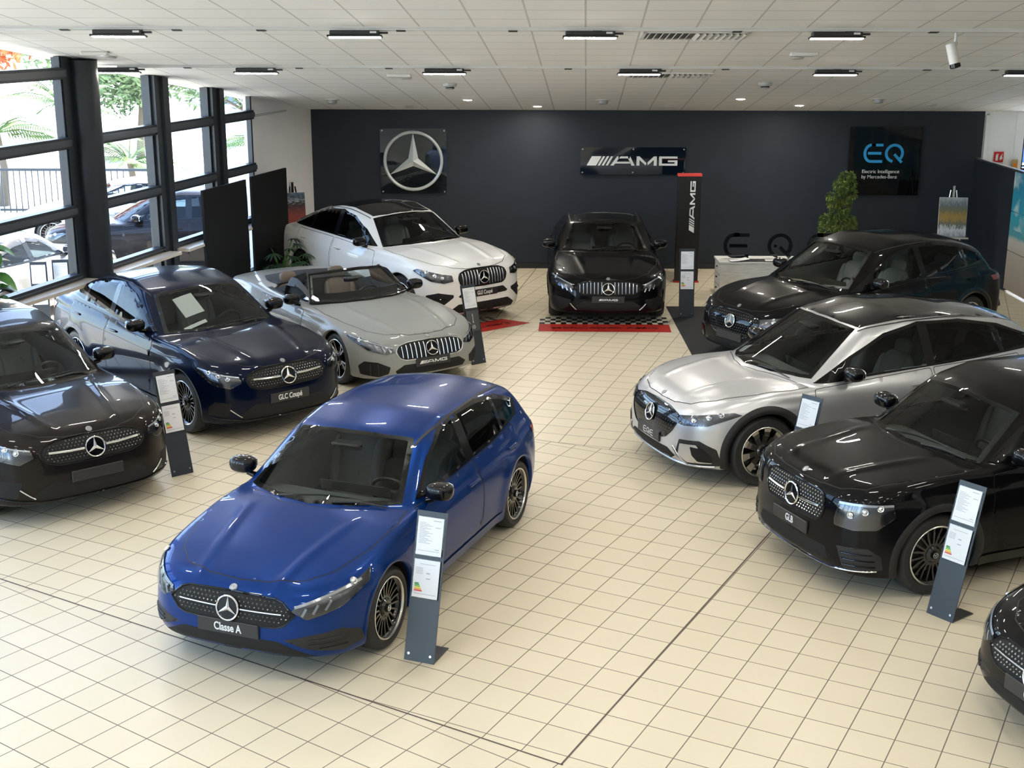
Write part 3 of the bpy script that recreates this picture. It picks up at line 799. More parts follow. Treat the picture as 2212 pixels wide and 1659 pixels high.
    # bonnet and doors as panels of their own
    hd = [s.pt(('t', X(q[0]), q[1])) for q in c['hood']]; HD = hd+[p*np.array([1, -1, 1]) for p in hd[::-1][0 if c['hood'][-1][1] else 1:]]
    dH = (-.1, 0, -1)
    s.put('hood', s.patch(HD, dH, .0022, .026 if not far else .04), paint)
    s.put('hood_gap', s.ribbon(HD, dH, .009, .001, shrink=-.004), gap_dark)
    for nm, pl in c['doors']:
        D3 = [s.pt(('s', X(q[0]), q[1])) for q in pl]
        for sd in (1, -1):
            s.put(nm, s.patch(D3, (0, -1, 0), .0022, .04, side=sd, r=.03), paint)
            s.put('door_gap', s.ribbon(D3, (0, -1, 0), .008, .001, shrink=-.003, side=sd, r=.03), gap_dark)
    for hx, hz in c.get('handles', ()):
        for sd in (1, -1):
            p = s.pt(('s', X(hx), hz)); m_ = MB(); m_.blob((p[0], (p[1]+.014)*sd, p[2]), (.105, .014, .014), 8, .6); m_.build('door_handle', paint, root, smooth=True)
            m_ = MB(); m_.blob((p[0]+.01, (p[1]+.004)*sd, p[2]-.012), (.07, .008, .022), 8); m_.build('handle_recess', matt_black, root, smooth=True)
    # sills
    for sd in (1, -1):
        sp = [s.pt(('s', b.A-b.Ra-.02, .30)), s.pt(('s', -b.A+b.Ra+.02, .30)), s.pt(('s', -b.A+b.Ra+.04, .21)), s.pt(('s', b.A-b.Ra-.04, .21))]
        s.put('side_skirt', s.patch(sp, (0, -1, 0), .012, .06, side=sd, r=.02), c.get('sillmat', paint))
    # mirrors
    mx, mz = c['mirror']
    for sd in (1, -1):
        p = s.pt(('s', X(mx), mz-.10)); q = MB(); y0 = p[1]+.015; yc = b.hw+c.get('mout', .03)
        q.blob((X(mx)+.0, yc*sd, mz+.0), (.085, .118, .074), 12, .72)
        o = q.build('wing_mirror', c.get('mirmat', gloss_black), root, smooth=60); o['label'] = 'glossy black mirror housing'
        q = MB(); q.tube([(X(mx)-.0, y0*sd-.02*sd, mz-.09), (X(mx)-.005, (y0+.05)*sd, mz-.075), (X(mx)-.01, (yc-.02)*sd, mz-.03)], [.03, .024, .035], 10)
        q.build('mirror_foot', gloss_black, o, smooth=True)
        q = MB(); q.blob((X(mx)-.078, yc*sd, mz), (.012, .095, .055), 10, .6); q.build('mirror_glass', mat('mirror', (.8, .82, .85), .02, 1.0), o, smooth=True)
    # lights
    HL = [s.pt(q if q[0] != 's' else ('s', X(q[1]), q[2])) for q in c['headlight']]
    dL = c.get('hld', (-.72, -.68, -.1))
    for sd in (1, -1):
        o = s.put('headlight', s.patch(HL, dL, .0015, .02, side=sd, r=.012), mat('lamp_reflector', (.14, .14, .145), .22, .85))
        sub = MB(); d, u, v = basis(dL)
        for k, (t1, t2) in enumerate(c.get('lamps', ((.25, .5), (.5, .5), (.72, .5)))):
            pa = HL[0]*(1-t1)+HL[c.get('hli', 2)]*t1; s.view2d(HL, dL); Pp, Nn, ok = s.project([[pa.dot(u), pa.dot(v)]], dL, .004)
            nn = Vector(Nn[0]); M = Matrix.Translation(Vector(Pp[0])) @ nn.to_track_quat('Z', 'Y').to_matrix().to_4x4()
            M = Matrix.Scale(1, 4) @ M; t = MB(); t.lathe([(.030, .0), (.028, .008), (.018, .004), (.010, .010), (0, .013)], 16, axis='z')
            VV = [M @ Vector(w) for w in t.V]; VV = [Vector((w.x, w.y*sd, w.z)) for w in VV]; sub.add(VV, t.F if sd > 0 else [f[::-1] for f in t.F])
        if sub.V: sub.build('lamp_unit', chrome, o, smooth=True)
        for (ya, za, yb_, zb_) in c.get('fins', ()):
            s.put('light_fin', s.ribbon([s.pt(('f', ya, za)), s.pt(('f', yb_, zb_))], dL, .018, .005, closed=False, side=sd, res=.02), mat('light_guide', (.75, .78, .82), .15, .3), o)
        if c.get('drl'):
            DR = [s.pt(q if q[0] != 's' else ('s', X(q[1]), q[2])) for q in c['drl']]
            V2, F2 = s.ribbon(DR, dL, c.get('drlw', .016), .006, closed=False, side=sd, res=.02); s.put('light_strip', (V2, F2), mat('light_guide', (.75, .78, .82), .15, .3), o)
        s.put('headlight_lens', s.patch(HL, dL, .011, .03, side=sd, r=.012), lens_glass, o)
    TL = [s.pt(q if q[0] != 's' else ('s', X(q[1]), q[2])) for q in c['taillight']]
    for sd in (1, -1): s.put('tail_light', s.patch(TL, (.5, -.86, 0), .006, .03, side=sd, r=.02), mat('tail_red', (.25, .005, .01), .12, 0, 1.0))
    # front end
    dF = (-1, 0, -.08); sym = lambda q: [s.pt(('f', y, z)) for y, z in q]+[s.pt(('f', y, z))*np.array([1, -1, 1]) for y, z in q[::-1] if y > 1e-6]
    for nm, pl, mt, off in c.get('front_panels', ()):
        if pl[0][1] is None: pass
        s.put(nm, s.patch(sym(pl), dF, off, .025, r=.012), mt)
    for nm, pl, mt, off in c.get('front_sides', ()):
        Q = [s.pt(q if q[0] != 's' else ('s', X(q[1]), q[2])) for q in pl]
        for sd in (1, -1): s.put(nm, s.patch(Q, (-.85, -.5, 0), off, .025, side=sd, r=.015), mt)
    for nm, pl, mt, wd, off in c.get('front_lines', ()):
        Q = [s.pt(q if q[0] != 's' else ('s', X(q[1]), q[2])) for q in pl]
        for sd in (1, -1):
            m_ = s.bead(Q, (-.85, -.5, 0), wd, off, closed=False, side=sd, res=.025); m_.build(nm, mt, root, smooth=True)
    G = sym(c['grille']); gs = c['grille_style']
    gm = gloss_black if gs == 'closed' else void_black
    g = s.put('grille', s.patch(G, dF, .002, .025, r=c.get('gr', .02)), gm)
    s.bead(G, dF, c.get('grw', .008), .003, r=c.get('gr', .02)).build('grille_surround', c.get('gsm', gloss_black), g, smooth=True)
    g2 = s.view2d(G, dF); d, u, v = basis(dF); ins = inset(g2, .018); a = np.array(ins); zs = c['star'][0]; sr = c['star'][1]
    pc = s.pt(('f', 0, zs)); pc2 = np.array([pc.dot(u), pc.dot(v)])
    if gs in ('diamond', 'closed'):
        st = .036 if gs == 'diamond' else .045; pts = []
        for i in range(int((a[:, 0].max()-a[:, 0].min())/st)+1):
            for j in range(int((a[:, 1].max()-a[:, 1].min())/(st*.8))+1):
                pts.append((a[:, 0].min()+st*(i+.5*(j % 2)), a[:, 1].min()+st*.8*j))
        pts = np.array(pts); k = pip(pts, ins) & (np.linalg.norm(pts-pc2, axis=1) > sr*1.02); pts = pts[k]
        Pp, Nn, ok = s.project(pts, dF, .002); mb = MB()
        for p, nn in zip(Pp, Nn):
            q = Vector(nn); a1 = q.cross(Vector((0, 0, 1))).normalized(); a2 = a1.cross(q); w = .0095 if gs == 'diamond' else .006; h = .009 if gs == 'diamond' else .001
            mb.add([Vector(p)+a1*w, Vector(p)+a2*w, Vector(p)-a1*w, Vector(p)-a2*w, Vector(p)+q*h], [(0, 1, 4), (1, 2, 4), (2, 3, 4), (3, 0, 4)])
        mb.build('grille_pattern', c.get('pinmat', mat('pin_dark_chrome', (.30, .30, .31), .25, 1.0)), g)
        for zo in c.get('bars', (0,)):
            yb = c.get('bary', .4)
            for sd in (1, -1):
                Q = [s.pt(('f', sr*1.05*sd, zs+zo)), s.pt(('f', yb*.55*sd, zs+zo)), s.pt(('f', yb*sd, zs+zo+c.get('bart', 0)))]
                Pq, _ = s.path(Q, dF, .014, closed=False)
                mb = MB(); mb.tube([tuple(p) for p in Pq], c.get('barr', .008), 8); mb.build('grille_bar', c.get('barmat', chrome), g, smooth=True)
    if gs == 'bars':
        nb = c.get('nbars', 7)
        for sd in (1, -1):
            for i in range(nb):
                yy = sr*.75+(c['grille_hw']-.05-sr*.75)*(i+.5)/nb*sd if sd > 0 else -(sr*.75+(c['grille_hw']-.05-sr*.75)*(i+.5)/nb)
                col = [z for z in np.linspace(zs-.3, zs+.3, 121) if pip(np.array([[s_*1.0 for s_ in (np.array([0, yy, z]).dot(u), np.array([pc[0], yy, z]).dot(v))]]), ins)[0]]
                if len(col) < 4: continue
                Q = [s.pt(('f', yy, z)) for z in np.linspace(col[0], col[-1], 6)]
                MB().tube([(p[0]+.010, p[1], p[2]) for p in Q], .0062, 6).build('grille_bar', satin, g, smooth=True)
    nrm = s.b.normal(pc[None], s.b.fg)[0]; tilt = math.asin(max(-.5, min(.5, nrm[2])))
    def onface(z, dx): p = s.pt(('f', 0, z)); return Matrix.Translation((p[0]+dx, 0, p[2])) @ Matrix.Rotation(-tilt, 4, 'Y') @ FACE_X
    sm = star_mb(sr, .10, 48, .075); b2 = MB(); b2.add(sm.V, sm.F, 0, onface(zs, .018)); e = b2.build('star_emblem', chrome, g, smooth=30)
    b2 = MB(); b2.lathe([(0, 0), (sr*.97, 0), (sr*.97, -.012)], 40, axis='z', tf=onface(zs, .014)); b2.build('emblem_disc', gloss_black, g, smooth=30)
    # badge on the bonnet edge
    hb = s.pt(('t', X(c.get('badge', .16)), 0)); hn = Vector(b.normal(hb[None])[0]); M = Matrix.Translation(Vector(hb)+hn*.003) @ hn.to_track_quat('Z', 'Y').to_matrix().to_4x4()
    b2 = MB(); b2.lathe([(0, .004), (.028, .004), (.031, .002), (.032, -.002)], 24, axis='z', tf=M); sm = star_mb(.026, .1, 20, .1); b2.add([(w[0], w[1], w[2]+.005) for w in sm.V], sm.F, 0, M @ Matrix.Rotation(PI/2, 4, 'Z'))
    b2.build('hood_badge', mat('badge_silver', (.38, .39, .41), .35, 1.0), root, smooth=30)
    # number plate
    if c.get('plate'):
        kind, txt, zp = c['plate']; p = s.pt(('f', 0, zp)); p2 = s.pt(('f', .24, zp)); px = max(p[0], p2[0])+.012
        mb = MB(); mb.box((px-.03, -.26, zp-.056), (px, .26, zp+.056), bev=.006); pl = mb.build('number_plate', plate_black, root)
        if kind == 'text': t = text_mesh(txt, .088, plate_white, pl, bold=.0018, sx=.74)
        elif kind == 'amg':
            t = amg_logo(.30 if txt != 'wide' else .42, plate_white, pl, extrude=.002)
        elif kind == 'eqe':
            mb = MB(); x = 0
            for ch in 'EQE':
                for q in eq_strokes(ch): mb.prism([(a_+x, b_) for a_, b_ in q], 0, .03)
                x += 1.22
            t = mb.build('lettering', plate_white, pl)
            t.data.transform(Matrix.Translation((-.115, -.034, 0)) @ Matrix.Scale(.068, 4))
        else: t = None
        if t is not None: t.data.transform(Matrix.Translation((px+.0015, 0, zp)) @ FACE_X)
    for k, (x0, y0, x1, y1, lab) in enumerate(c.get('sheets', ())):
        Q = [s.pt(('t', X(x0), y0)), s.pt(('t', X(x0), y1)), s.pt(('t', X(x1), y1)), s.pt(('t', X(x1), y0))]
        o = link('paper_sheet', s.patch(Q, dW, -.006, .05, fn=b.fg), paper_w); o.matrix_world = Matrix.Translation(root.location) @ Matrix.Rotation(root.rotation_euler.z, 4, 'Z'); tag(o, lab, 'sheet')
    # cabin
    build_cabin(s, ws)
    return root

def build_cabin(s, ws):
    c = s.c; b = s.b; X = lambda q: b.xf-q; trim = c.get('trimcol', mat('cabin_charcoal', (.12, .13, .13), .6)); seat = c.get('seatcol', mat('seat_leather_dark', (.15, .15, .15), .5))
    xb = X(ws[1]); zb = float(s.pt(('t', X(ws[0])-.02, 0))[2])-.04; hwc = min(ws[2]+.02, b.hw*.8)
    d = MB(); n = 14; prof = [(.10, 0), (-.05, .005), (-.25, -.0), (-.38, -.03), (-.42, -.10), (-.36, -.22), (-.30, -.45)]
    V = []
    for i in range(n+1):
        y = -hwc+2*hwc*i/n
        for px, pz in prof: V.append((xb+.10+px-.25*y*y*.6, y*(1 if px < .1 else .92), zb-.05+pz-.03*(y/hwc)**4))
    F = [(i*7+j, i*7+j+1, (i+1)*7+j+1, (i+1)*7+j) for i in range(n) for j in range(6)]
    d.add(V, F); sz = c.get('dash', trim); dash = d.build('dashboard', sz, s.root, smooth=30)
    # driver's screens and wheel
    sc = MB(); sc.box((-.01, -.33, -.05), (.0, .33, .05), tf=Matrix.Translation((xb-.28, .12, zb-.02)) @ Matrix.Rotation(.25, 4, 'Y'), bev=.004); sc.build('display_screen', mat('screen_black', (.006, .006, .008), .1, 0, .5), s.root)
    w = MB(); M = Matrix.Translation((xb-.46, .38, zb-.10)) @ Matrix.Rotation(math.radians(-65), 4, 'Y')
    ring = [(.185*math.cos(2*PI*i/28), .185*math.sin(2*PI*i/28), 0) for i in range(28)]; w.tube(ring, .016, 8, closed=True, tf=M)
    w.blob((0, 0, -.02), (.07, .08, .03), 8, .8, tf=M)
    for a in (0, PI, -PI/2+PI): pass
    for a in (PI/2, -PI/2, PI): w.tube([(0, 0, -.01), (.18*math.cos(a), .18*math.sin(a), 0)], .014, 6, tf=M)
    w.build('steering_wheel', mat('wheel_leather', (.015, .015, .016), .4), s.root, smooth=True)
    mz = float(s.pt(('t', X(ws[3])+.12, 0))[2])-.07
    w = MB(); w.blob((X(ws[3])+.05, 0, mz), (.02, .12, .035), 8, .6); w.tube([(X(ws[3])+.07, 0, mz), (X(ws[3])+.05, 0, mz+.05)], .015, 6); w.build('interior_mirror', gloss_black, s.root, smooth=True)
    w = MB(); w.box((X(ws[3])+.05, -.13, mz+.02), (X(ws[3])+.16, .13, mz+.05), bev=.012); w.build('camera_housing', mat('housing_grey', (.05, .05, .055), .4), s.root)
    fl = MB(); fl.box((b.xr+.35, -.72, .30), (xb+.3, .72, .34)); fl.build('cabin_floor', trim, s.root)
    # seats
    rows = c.get('seatrows', ((1.0, (.38, -.38)), (1.95, (.38, -.38)))); top = c.get('seatz', 0)
    proto = None
    for dx, ys in rows:
        for y in ys:
            if proto is None:
                q = MB(); q.blob((0, 0, .42+top), (.27, .26, .11), 12, .55)
                M = Matrix.Translation((-.30, 0, .72+top)) @ Matrix.Rotation(math.radians(-18), 4, 'Y'); q.blob((0, 0, 0), (.085, .25, .34), 12, .6, tf=M)
                for e in (-1, 1): q.blob((.05, .21*e, -.02), (.06, .05, .28), 8, .8, tf=M)
                o = q.build('seat', seat, s.root, smooth=True)
                q = MB(); M2 = Matrix.Translation((-.42, 0, 1.09+top)) @ Matrix.Rotation(math.radians(-12), 4, 'Y'); q.blob((0, 0, 0), (.055, .13, .09), 10, .65, tf=M2)
                for e in (-.06, .06): q.cyl((-.43, e, .98+top), (-.42, e, 1.04+top), .006)
                q.build('headrest', seat, o, smooth=True); proto = o
            else: o = copy_tree(proto, s.root)
            o.location = (xb-dx, y, 0)

# ------------------------------------------------------------------ the cars on show
def paint(name, col, metal=.0, rough=.35, flake=None):
    m = mat(name, col, rough, metal, .6 if max(col) < .3 else .9, coat_rough=.01, spec=.02 if max(col) < .3 else .2); return m
SUVV = [(.1, .90), (.2, .95), (.35, .985), (.5, .995), (.7, 1.0), (.85, .988), (1.0, .96), (1.12, .93), (1.35, .8)]
CARV = [(.1, .90), (.2, .95), (.35, .985), (.5, .995), (.62, 1.0), (.75, .985), (.9, .955), (1.0, .93), (1.2, .8)]
HATCH = dict(L=4.42, W=1.80, WB=2.73, FO=.87, R=.328, rim=.245, Ra=.372, cell=.022,
    deck=[(-.1, .60), (0, .62), (.06, .675), (.2, .735), (.5, .815), (.8, .875), (1.15, .935), (1.5, .95), (3, .97), (3.6, .985), (4.2, .985), (4.42, .93), (4.6, .9)],
    top=[(.6, .5), (.95, .80), (1.15, .92), (2.02, 1.355), (2.5, 1.425), (3.2, 1.41), (3.8, 1.36), (4.06, 1.32), (4.14, 1.25), (4.36, .95), (4.5, .6)],
    plan=[(0, .95), (.3, .97), (.8, .99), (1.3, 1), (3.2, 1), (3.8, .985), (4.42, .93)], vert=CARV,
    front=[(.1, -.16), (.2, -.05), (.3, 0), (.45, -.005), (.6, -.03), (.7, -.09), (.8, -.22), (1, -.5)],
    rear=[(.2, -.07), (.4, 0), (.62, 0), (.8, -.02), (.95, -.06), (1.1, -.2)], belt=[(1.2, .88), (2.0, .93), (3, .955), (4, .99)],
    bow=(.10, .36), rbow=(.06, .22), cowl=1.1, peak=2.5, wg=.90, tum=.46, wcurve=.36, rcurve=.14, taper=.055, crease=.010, ridge=.012, crown=.07,
    ws=(1.20, 1.50, .70, 1.99, 2.09, .535),
    dlo=[(1.62, .945), (2.0, 1.17), (2.35, 1.315), (2.75, 1.355), (3.2, 1.345), (3.62, 1.29), (3.96, 1.17), (3.88, 1.05), (3.2, .985), (2.3, .955)],
    panes=[[(1.72, .975), (2.05, 1.17), (2.38, 1.29), (2.62, 1.32), (2.58, .985)], [(2.74, .99), (2.76, 1.328), (3.15, 1.32), (3.44, 1.285), (3.42, 1.015)], [(3.48, 1.03), (3.50, 1.27), (3.64, 1.24), (3.86, 1.16), (3.80, 1.06)]],
    beltline=(0, 9, 8, 7), roofline=[(2.02, .565), (2.4, .60), (3.0, .59), (3.9, .545)],
    hood=[(.17, 0), (.19, .25), (.27, .50), (.45, .66), (.8, .765), (1.2, .80), (1.44, .76), (1.33, .5), (1.17, .2), (1.15, 0)][:9],
    doors=[('front_door', [(1.52, .90), (2.68, .945), (2.70, .62), (2.66, .27), (1.62, .27), (1.50, .5)]), ('rear_door', [(2.71, .945), (3.70, .985), (3.72, .80), (3.42, .62), (3.22, .40), (3.10, .27), (2.70, .27), (2.73, .62)])],
    handles=[(2.52, .80), (3.5, .84)], mirror=(1.72, 1.0),
    headlight=[('f', .50, .575), ('f', .52, .615), ('f', .68, .672), ('s', .50, .735), ('s', .64, .765), ('s', .56, .69), ('f', .80, .585), ('f', .61, .52)], hli=4, lamps=((.74, 0),), fins=((.575, .545, .60, .60), (.645, .56, .67, .622), (.715, .58, .74, .64)),
    drl=[('f', .52, .605), ('f', .68, .660), ('s', .50, .722)], drlw=.02,
    taillight=[('s', 4.05, .86), ('s', 4.25, .88), ('s', 4.33, .80), ('s', 4.1, .78)],
    grille=[(0, .66), (.36, .65), (.43, .63), (.525, .55), (.45, .47), (.38, .45), (0, .445)], grille_style='diamond', star=(.553, .098), bary=.43, barr=.005, gr=.006,
    barmat=satin, pinmat=mat('pin_grey3', (.22, .22, .225), .25, .9),
    front_panels=[('lower_intake', [(0, .345), (.40, .345), (.46, .32), (.66, .215), (0, .185)], void_black, .001), ('splitter', [(0, .205), (.62, .21), (.66, .165), (0, .16)], matt_black, .012)],
    front_sides=[('side_intake', [('f', .44, .36), ('f', .62, .40), ('f', .80, .425), ('f', .87, .36), ('f', .87, .26), ('f', .80, .235), ('f', .62, .29)], matt_black, .001)],
    front_lines=[('intake_fin', [('f', .62, .36), ('f', .80, .365)], matt_black, .006, .004), ('intake_fin', [('f', .62, .325), ('f', .82, .325)], matt_black, .006, .004), ('intake_fin', [('f', .68, .29), ('f', .82, .285)], matt_black, .006, .004)],
    badge=.10, plate=('text', 'Classe A', .40), spokes=20, archw=.026)

# tall closed-nose electric SUV
EQ = dict(L=4.86, W=1.94, WB=3.03, FO=.875, R=.378, rim=.268, Ra=.425, cell=.024,
    deck=[(-.1, .66), (0, .70), (.06, .79), (.2, .88), (.5, .975), (.95, 1.045), (1.3, 1.05), (3, 1.09), (4.0, 1.13), (4.5, 1.12), (4.86, 1.02), (5.1, 1.0)],
    top=[(.5, .6), (.90, .93), (1.05, 1.03), (2.05, 1.58), (2.6, 1.675), (3.3, 1.655), (4.0, 1.56), (4.35, 1.47), (4.45, 1.38), (4.72, 1.06), (5.0, .6)],
    plan=[(0, .93), (.4, .97), (.9, .99), (1.4, 1), (3.6, 1), (4.3, .985), (4.86, .92)], vert=SUVV,
    front=[(.1, -.18), (.2, -.07), (.32, 0), (.5, -.0), (.66, -.02), (.78, -.08), (.9, -.22), (1.1, -.5)],
    rear=[(.2, -.10), (.45, 0), (.7, 0), (.9, -.02), (1.05, -.08), (1.2, -.2)], belt=[(1.2, .98), (2.0, 1.03), (3.2, 1.07), (4.4, 1.12)],
    under=[(0, .22), (.5, .20), (4.2, .20), (4.8, .30)], bow=(.12, .42), rbow=(.08, .28), cowl=1.05, peak=2.7, wg=.905, tum=.44, wcurve=.40, rcurve=.20, crease=.006, ridge=.010, crown=.08,
    ws=(1.14, 1.50, .76, 2.02, 2.14, .56),
    dlo=[(1.50, 1.03), (1.95, 1.27), (2.4, 1.47), (2.85, 1.56), (3.4, 1.55), (3.9, 1.47), (4.32, 1.33), (4.42, 1.25), (4.2, 1.20), (3.2, 1.125), (2.2, 1.07)],
    panes=[[(1.86, 1.075), (1.98, 1.25), (2.42, 1.44), (2.84, 1.525), (2.88, 1.115)], [(2.99, 1.12), (2.96, 1.53), (3.4, 1.52), (3.78, 1.46), (3.86, 1.185)], [(3.92, 1.19), (3.84, 1.45), (4.25, 1.325), (4.34, 1.26)]],
    beltline=(0, 10, 9, 8), roofline=[(2.14, .60), (2.6, .64), (3.3, .62), (4.2, .55)], railw=.012,
    hood=[(.14, 0), (.15, .30), (.22, .52), (.42, .70), (.8, .82), (1.2, .86), (1.42, .83), (1.30, .60), (1.14, .25), (1.09, .01)],
    doors=[('front_door', [(1.46, .98), (2.92, 1.085), (2.96, .75), (2.92, .33), (1.58, .33), (1.44, .6)]), ('rear_door', [(2.96, 1.09), (4.10, 1.15), (4.12, .98), (3.66, .74), (3.50, .55), (3.42, .33), (2.96, .33), (3.0, .75)])],
    handles=[(2.74, .94), (3.92, 1.0)], mirror=(1.86, 1.14), archmat=matt_black, archw=.075, archo=.012, sillmat=matt_black, spoke_style='blocks', track=.98,
    headlight=[('f', .50, .655), ('f', .50, .735), ('f', .66, .765), ('s', .52, .825), ('s', .60, .80), ('f', .82, .68), ('f', .62, .65)], hli=3, lamps=((.35, 0), (.6, 0), (.8, 0)), hld=(-.66, -.75, -.1),
    taillight=[('s', 4.35, 1.0), ('s', 4.6, 1.02), ('s', 4.72, .95), ('s', 4.4, .93)],
    grille=[(0, .785), (.30, .775), (.50, .735), (.52, .66), (.46, .56), (.36, .47), (.20, .42), (0, .41)], grille_style='closed', star=(.645, .098), bars=(), gr=.03,
    pinmat=mat('pin_grey', (.16, .17, .18), .3, .8),
    front_panels=[('lower_intake', [(0, .36), (.40, .36), (.52, .30), (.40, .235), (0, .225)], void_black, .001)],
    front_sides=[('side_intake_frame', [('f', .58, .50), ('f', .78, .52), ('f', .885, .44), ('f', .90, .26), ('f', .62, .235), ('f', .52, .31)], matt_black, .001),
        ('intake_panel', [('f', .60, .46), ('f', .76, .475), ('f', .80, .40), ('f', .86, .29), ('f', .66, .27), ('f', .58, .34)], 'paint', .012),
        ('side_intake', [('f', .71, .45), ('f', .80, .44), ('f', .86, .36), ('f', .865, .30), ('f', .77, .30), ('f', .73, .36)], void_black, .016)],
    front_lines=[('bumper_trim', [('f', 0, .225), ('f', .40, .225), ('f', .62, .235), ('f', .86, .25)], satin, .014, .006), ('bumper_trim', [('f', .50, .40), ('f', .56, .34), ('f', .66, .235)], satin, .013, .010)],
    badge=.17, plate=('eqe', '', .43), seatcol=mat('seat_grey', (.18, .19, .20), .6), seatz=.12)
# upright diamond-grille SUV family
GLC = dict(L=4.716, W=1.89, WB=2.888, FO=.845, R=.367, rim=.262, Ra=.412, cell=.024,
    deck=[(-.1, .78), (0, .80), (.06, .855), (.2, .91), (.5, .975), (1.0, 1.045), (1.3, 1.05), (3, 1.08), (4.0, 1.11), (4.4, 1.10), (4.716, 1.02), (5, 1)],
    top=[(.6, .6), (1.05, .94), (1.22, 1.035), (2.08, 1.52), (2.6, 1.62), (3.5, 1.60), (4.05, 1.53), (4.2, 1.47), (4.5, 1.08), (4.8, .6)],
    plan=[(0, .95), (.4, .975), (.9, .99), (1.4, 1), (3.5, 1), (4.2, .985), (4.716, .94)], vert=SUVV,
    front=[(.1, -.16), (.2, -.06), (.32, 0), (.5, -.0), (.72, -.02), (.84, -.08), (.94, -.2), (1.1, -.5)],
    rear=[(.2, -.10), (.45, 0), (.7, 0), (.9, -.02), (1.05, -.08), (1.2, -.2)], belt=[(1.2, .99), (2.0, 1.03), (3.2, 1.07), (4.4, 1.11)],
    under=[(0, .22), (.5, .20), (4.2, .20), (4.7, .30)], bow=(.10, .34), rbow=(.07, .24), cowl=1.15, peak=2.7, wg=.905, tum=.43, wcurve=.36, rcurve=.2, crease=.009, ridge=.014, crown=.06,
    ws=(1.28, 1.58, .74, 2.04, 2.14, .57),
    dlo=[(1.66, 1.05), (2.05, 1.28), (2.4, 1.45), (2.8, 1.525), (3.4, 1.515), (3.95, 1.44), (4.2, 1.30), (4.1, 1.19), (3.2, 1.12), (2.3, 1.08)],
    panes=[[(1.80, 1.085), (2.08, 1.26), (2.42, 1.42), (2.74, 1.49), (2.74, 1.11)], [(2.86, 1.115), (2.86, 1.495), (3.4, 1.485), (3.60, 1.46), (3.60, 1.155)], [(3.67, 1.16), (3.67, 1.45), (3.93, 1.40), (4.10, 1.29), (4.04, 1.205)]],
    beltline=(0, 9, 8, 7), roofline=[(2.14, .60), (2.6, .63), (3.3, .62), (4.0, .57)], railw=.014,
    hood=[(.10, 0), (.11, .28), (.17, .48), (.34, .68), (.8, .81), (1.2, .845), (1.50, .80), (1.40, .56), (1.26, .25), (1.22, .01)],
    doors=[('front_door', [(1.60, .98), (2.79, 1.06), (2.82, .72), (2.78, .33), (1.68, .33), (1.58, .6)]), ('rear_door', [(2.82, 1.06), (3.90, 1.11), (3.92, .95), (3.55, .74), (3.38, .5), (3.30, .33), (2.82, .33), (2.86, .72)])],
    handles=[(2.6, .93), (3.68, .97)], mirror=(1.86, 1.13), spoke_style='five', track=.98,
    headlight=[('f', .58, .70), ('f', .60, .77), ('f', .74, .80), ('s', .50, .865), ('s', .58, .85), ('f', .84, .68), ('f', .70, .64)], hli=3, lamps=((.3, 0), (.5, 0), (.72, 0)),
    drl=[('f', .60, .765), ('f', .74, .792), ('s', .50, .855)], drlw=.014,
    taillight=[('s', 4.35, 1.0), ('s', 4.5, 1.02), ('s', 4.6, .94), ('s', 4.4, .92)],
    grille=[(0, .835), (.34, .825), (.49, .785), (.535, .72), (.49, .64), (.36, .60), (0, .595)], grille_style='diamond', star=(.715, .103), bary=.45, barr=.011, bart=.01, gr=.04,
    pinmat=mat('pin_grey2', (.28, .28, .29), .25, .9),
    front_panels=[('lower_intake', [(0, .44), (.45, .43), (.62, .33), (.58, .27), (0, .26)], void_black, .001)],
    front_sides=[('side_intake', [('f', .70, .47), ('f', .84, .49), ('f', .885, .42), ('f', .885, .33), ('f', .74, .31)], void_black, .001)],
    front_lines=[('bumper_trim', [('f', 0, .245), ('f', .5, .25), ('f', .64, .27), ('f', .86, .30)], gloss_black, .010, .004), ('bumper_trim', [('f', .60, .30), ('f', .72, .40)], chrome, .008, .006)],
    badge=.13, seatz=.1)
GLCC = dict(GLC); GLCC.update(L=4.764, spoke_style='multi', spokes=20, roofline=[(2.14, .60), (2.6, .63), (3.3, .60), (4.0, .53)],
    top=[(.6, .6), (1.05, .94), (1.22, 1.03), (2.08, 1.49), (2.6, 1.585), (3.1, 1.565), (3.7, 1.455), (4.2, 1.29), (4.5, 1.17), (4.62, 1.06), (4.9, .6)],
    deck=GLC['deck'][:8] + [(3.8, 1.11), (4.4, 1.15), (4.70, 1.13), (4.764, 1.05), (5, 1)],
    dlo=[(1.66, 1.05), (2.05, 1.27), (2.4, 1.42), (2.8, 1.49), (3.3, 1.46), (3.8, 1.35), (4.12, 1.24), (4.1, 1.19), (3.2, 1.12), (2.3, 1.08)],
    panes=[[(1.80, 1.085), (2.08, 1.25), (2.42, 1.395), (2.74, 1.46), (2.74, 1.11)], [(2.86, 1.115), (2.86, 1.46), (3.3, 1.435), (3.52, 1.385), (3.52, 1.15)], [(3.59, 1.155), (3.59, 1.37), (3.8, 1.315), (4.04, 1.22), (3.98, 1.195)]])
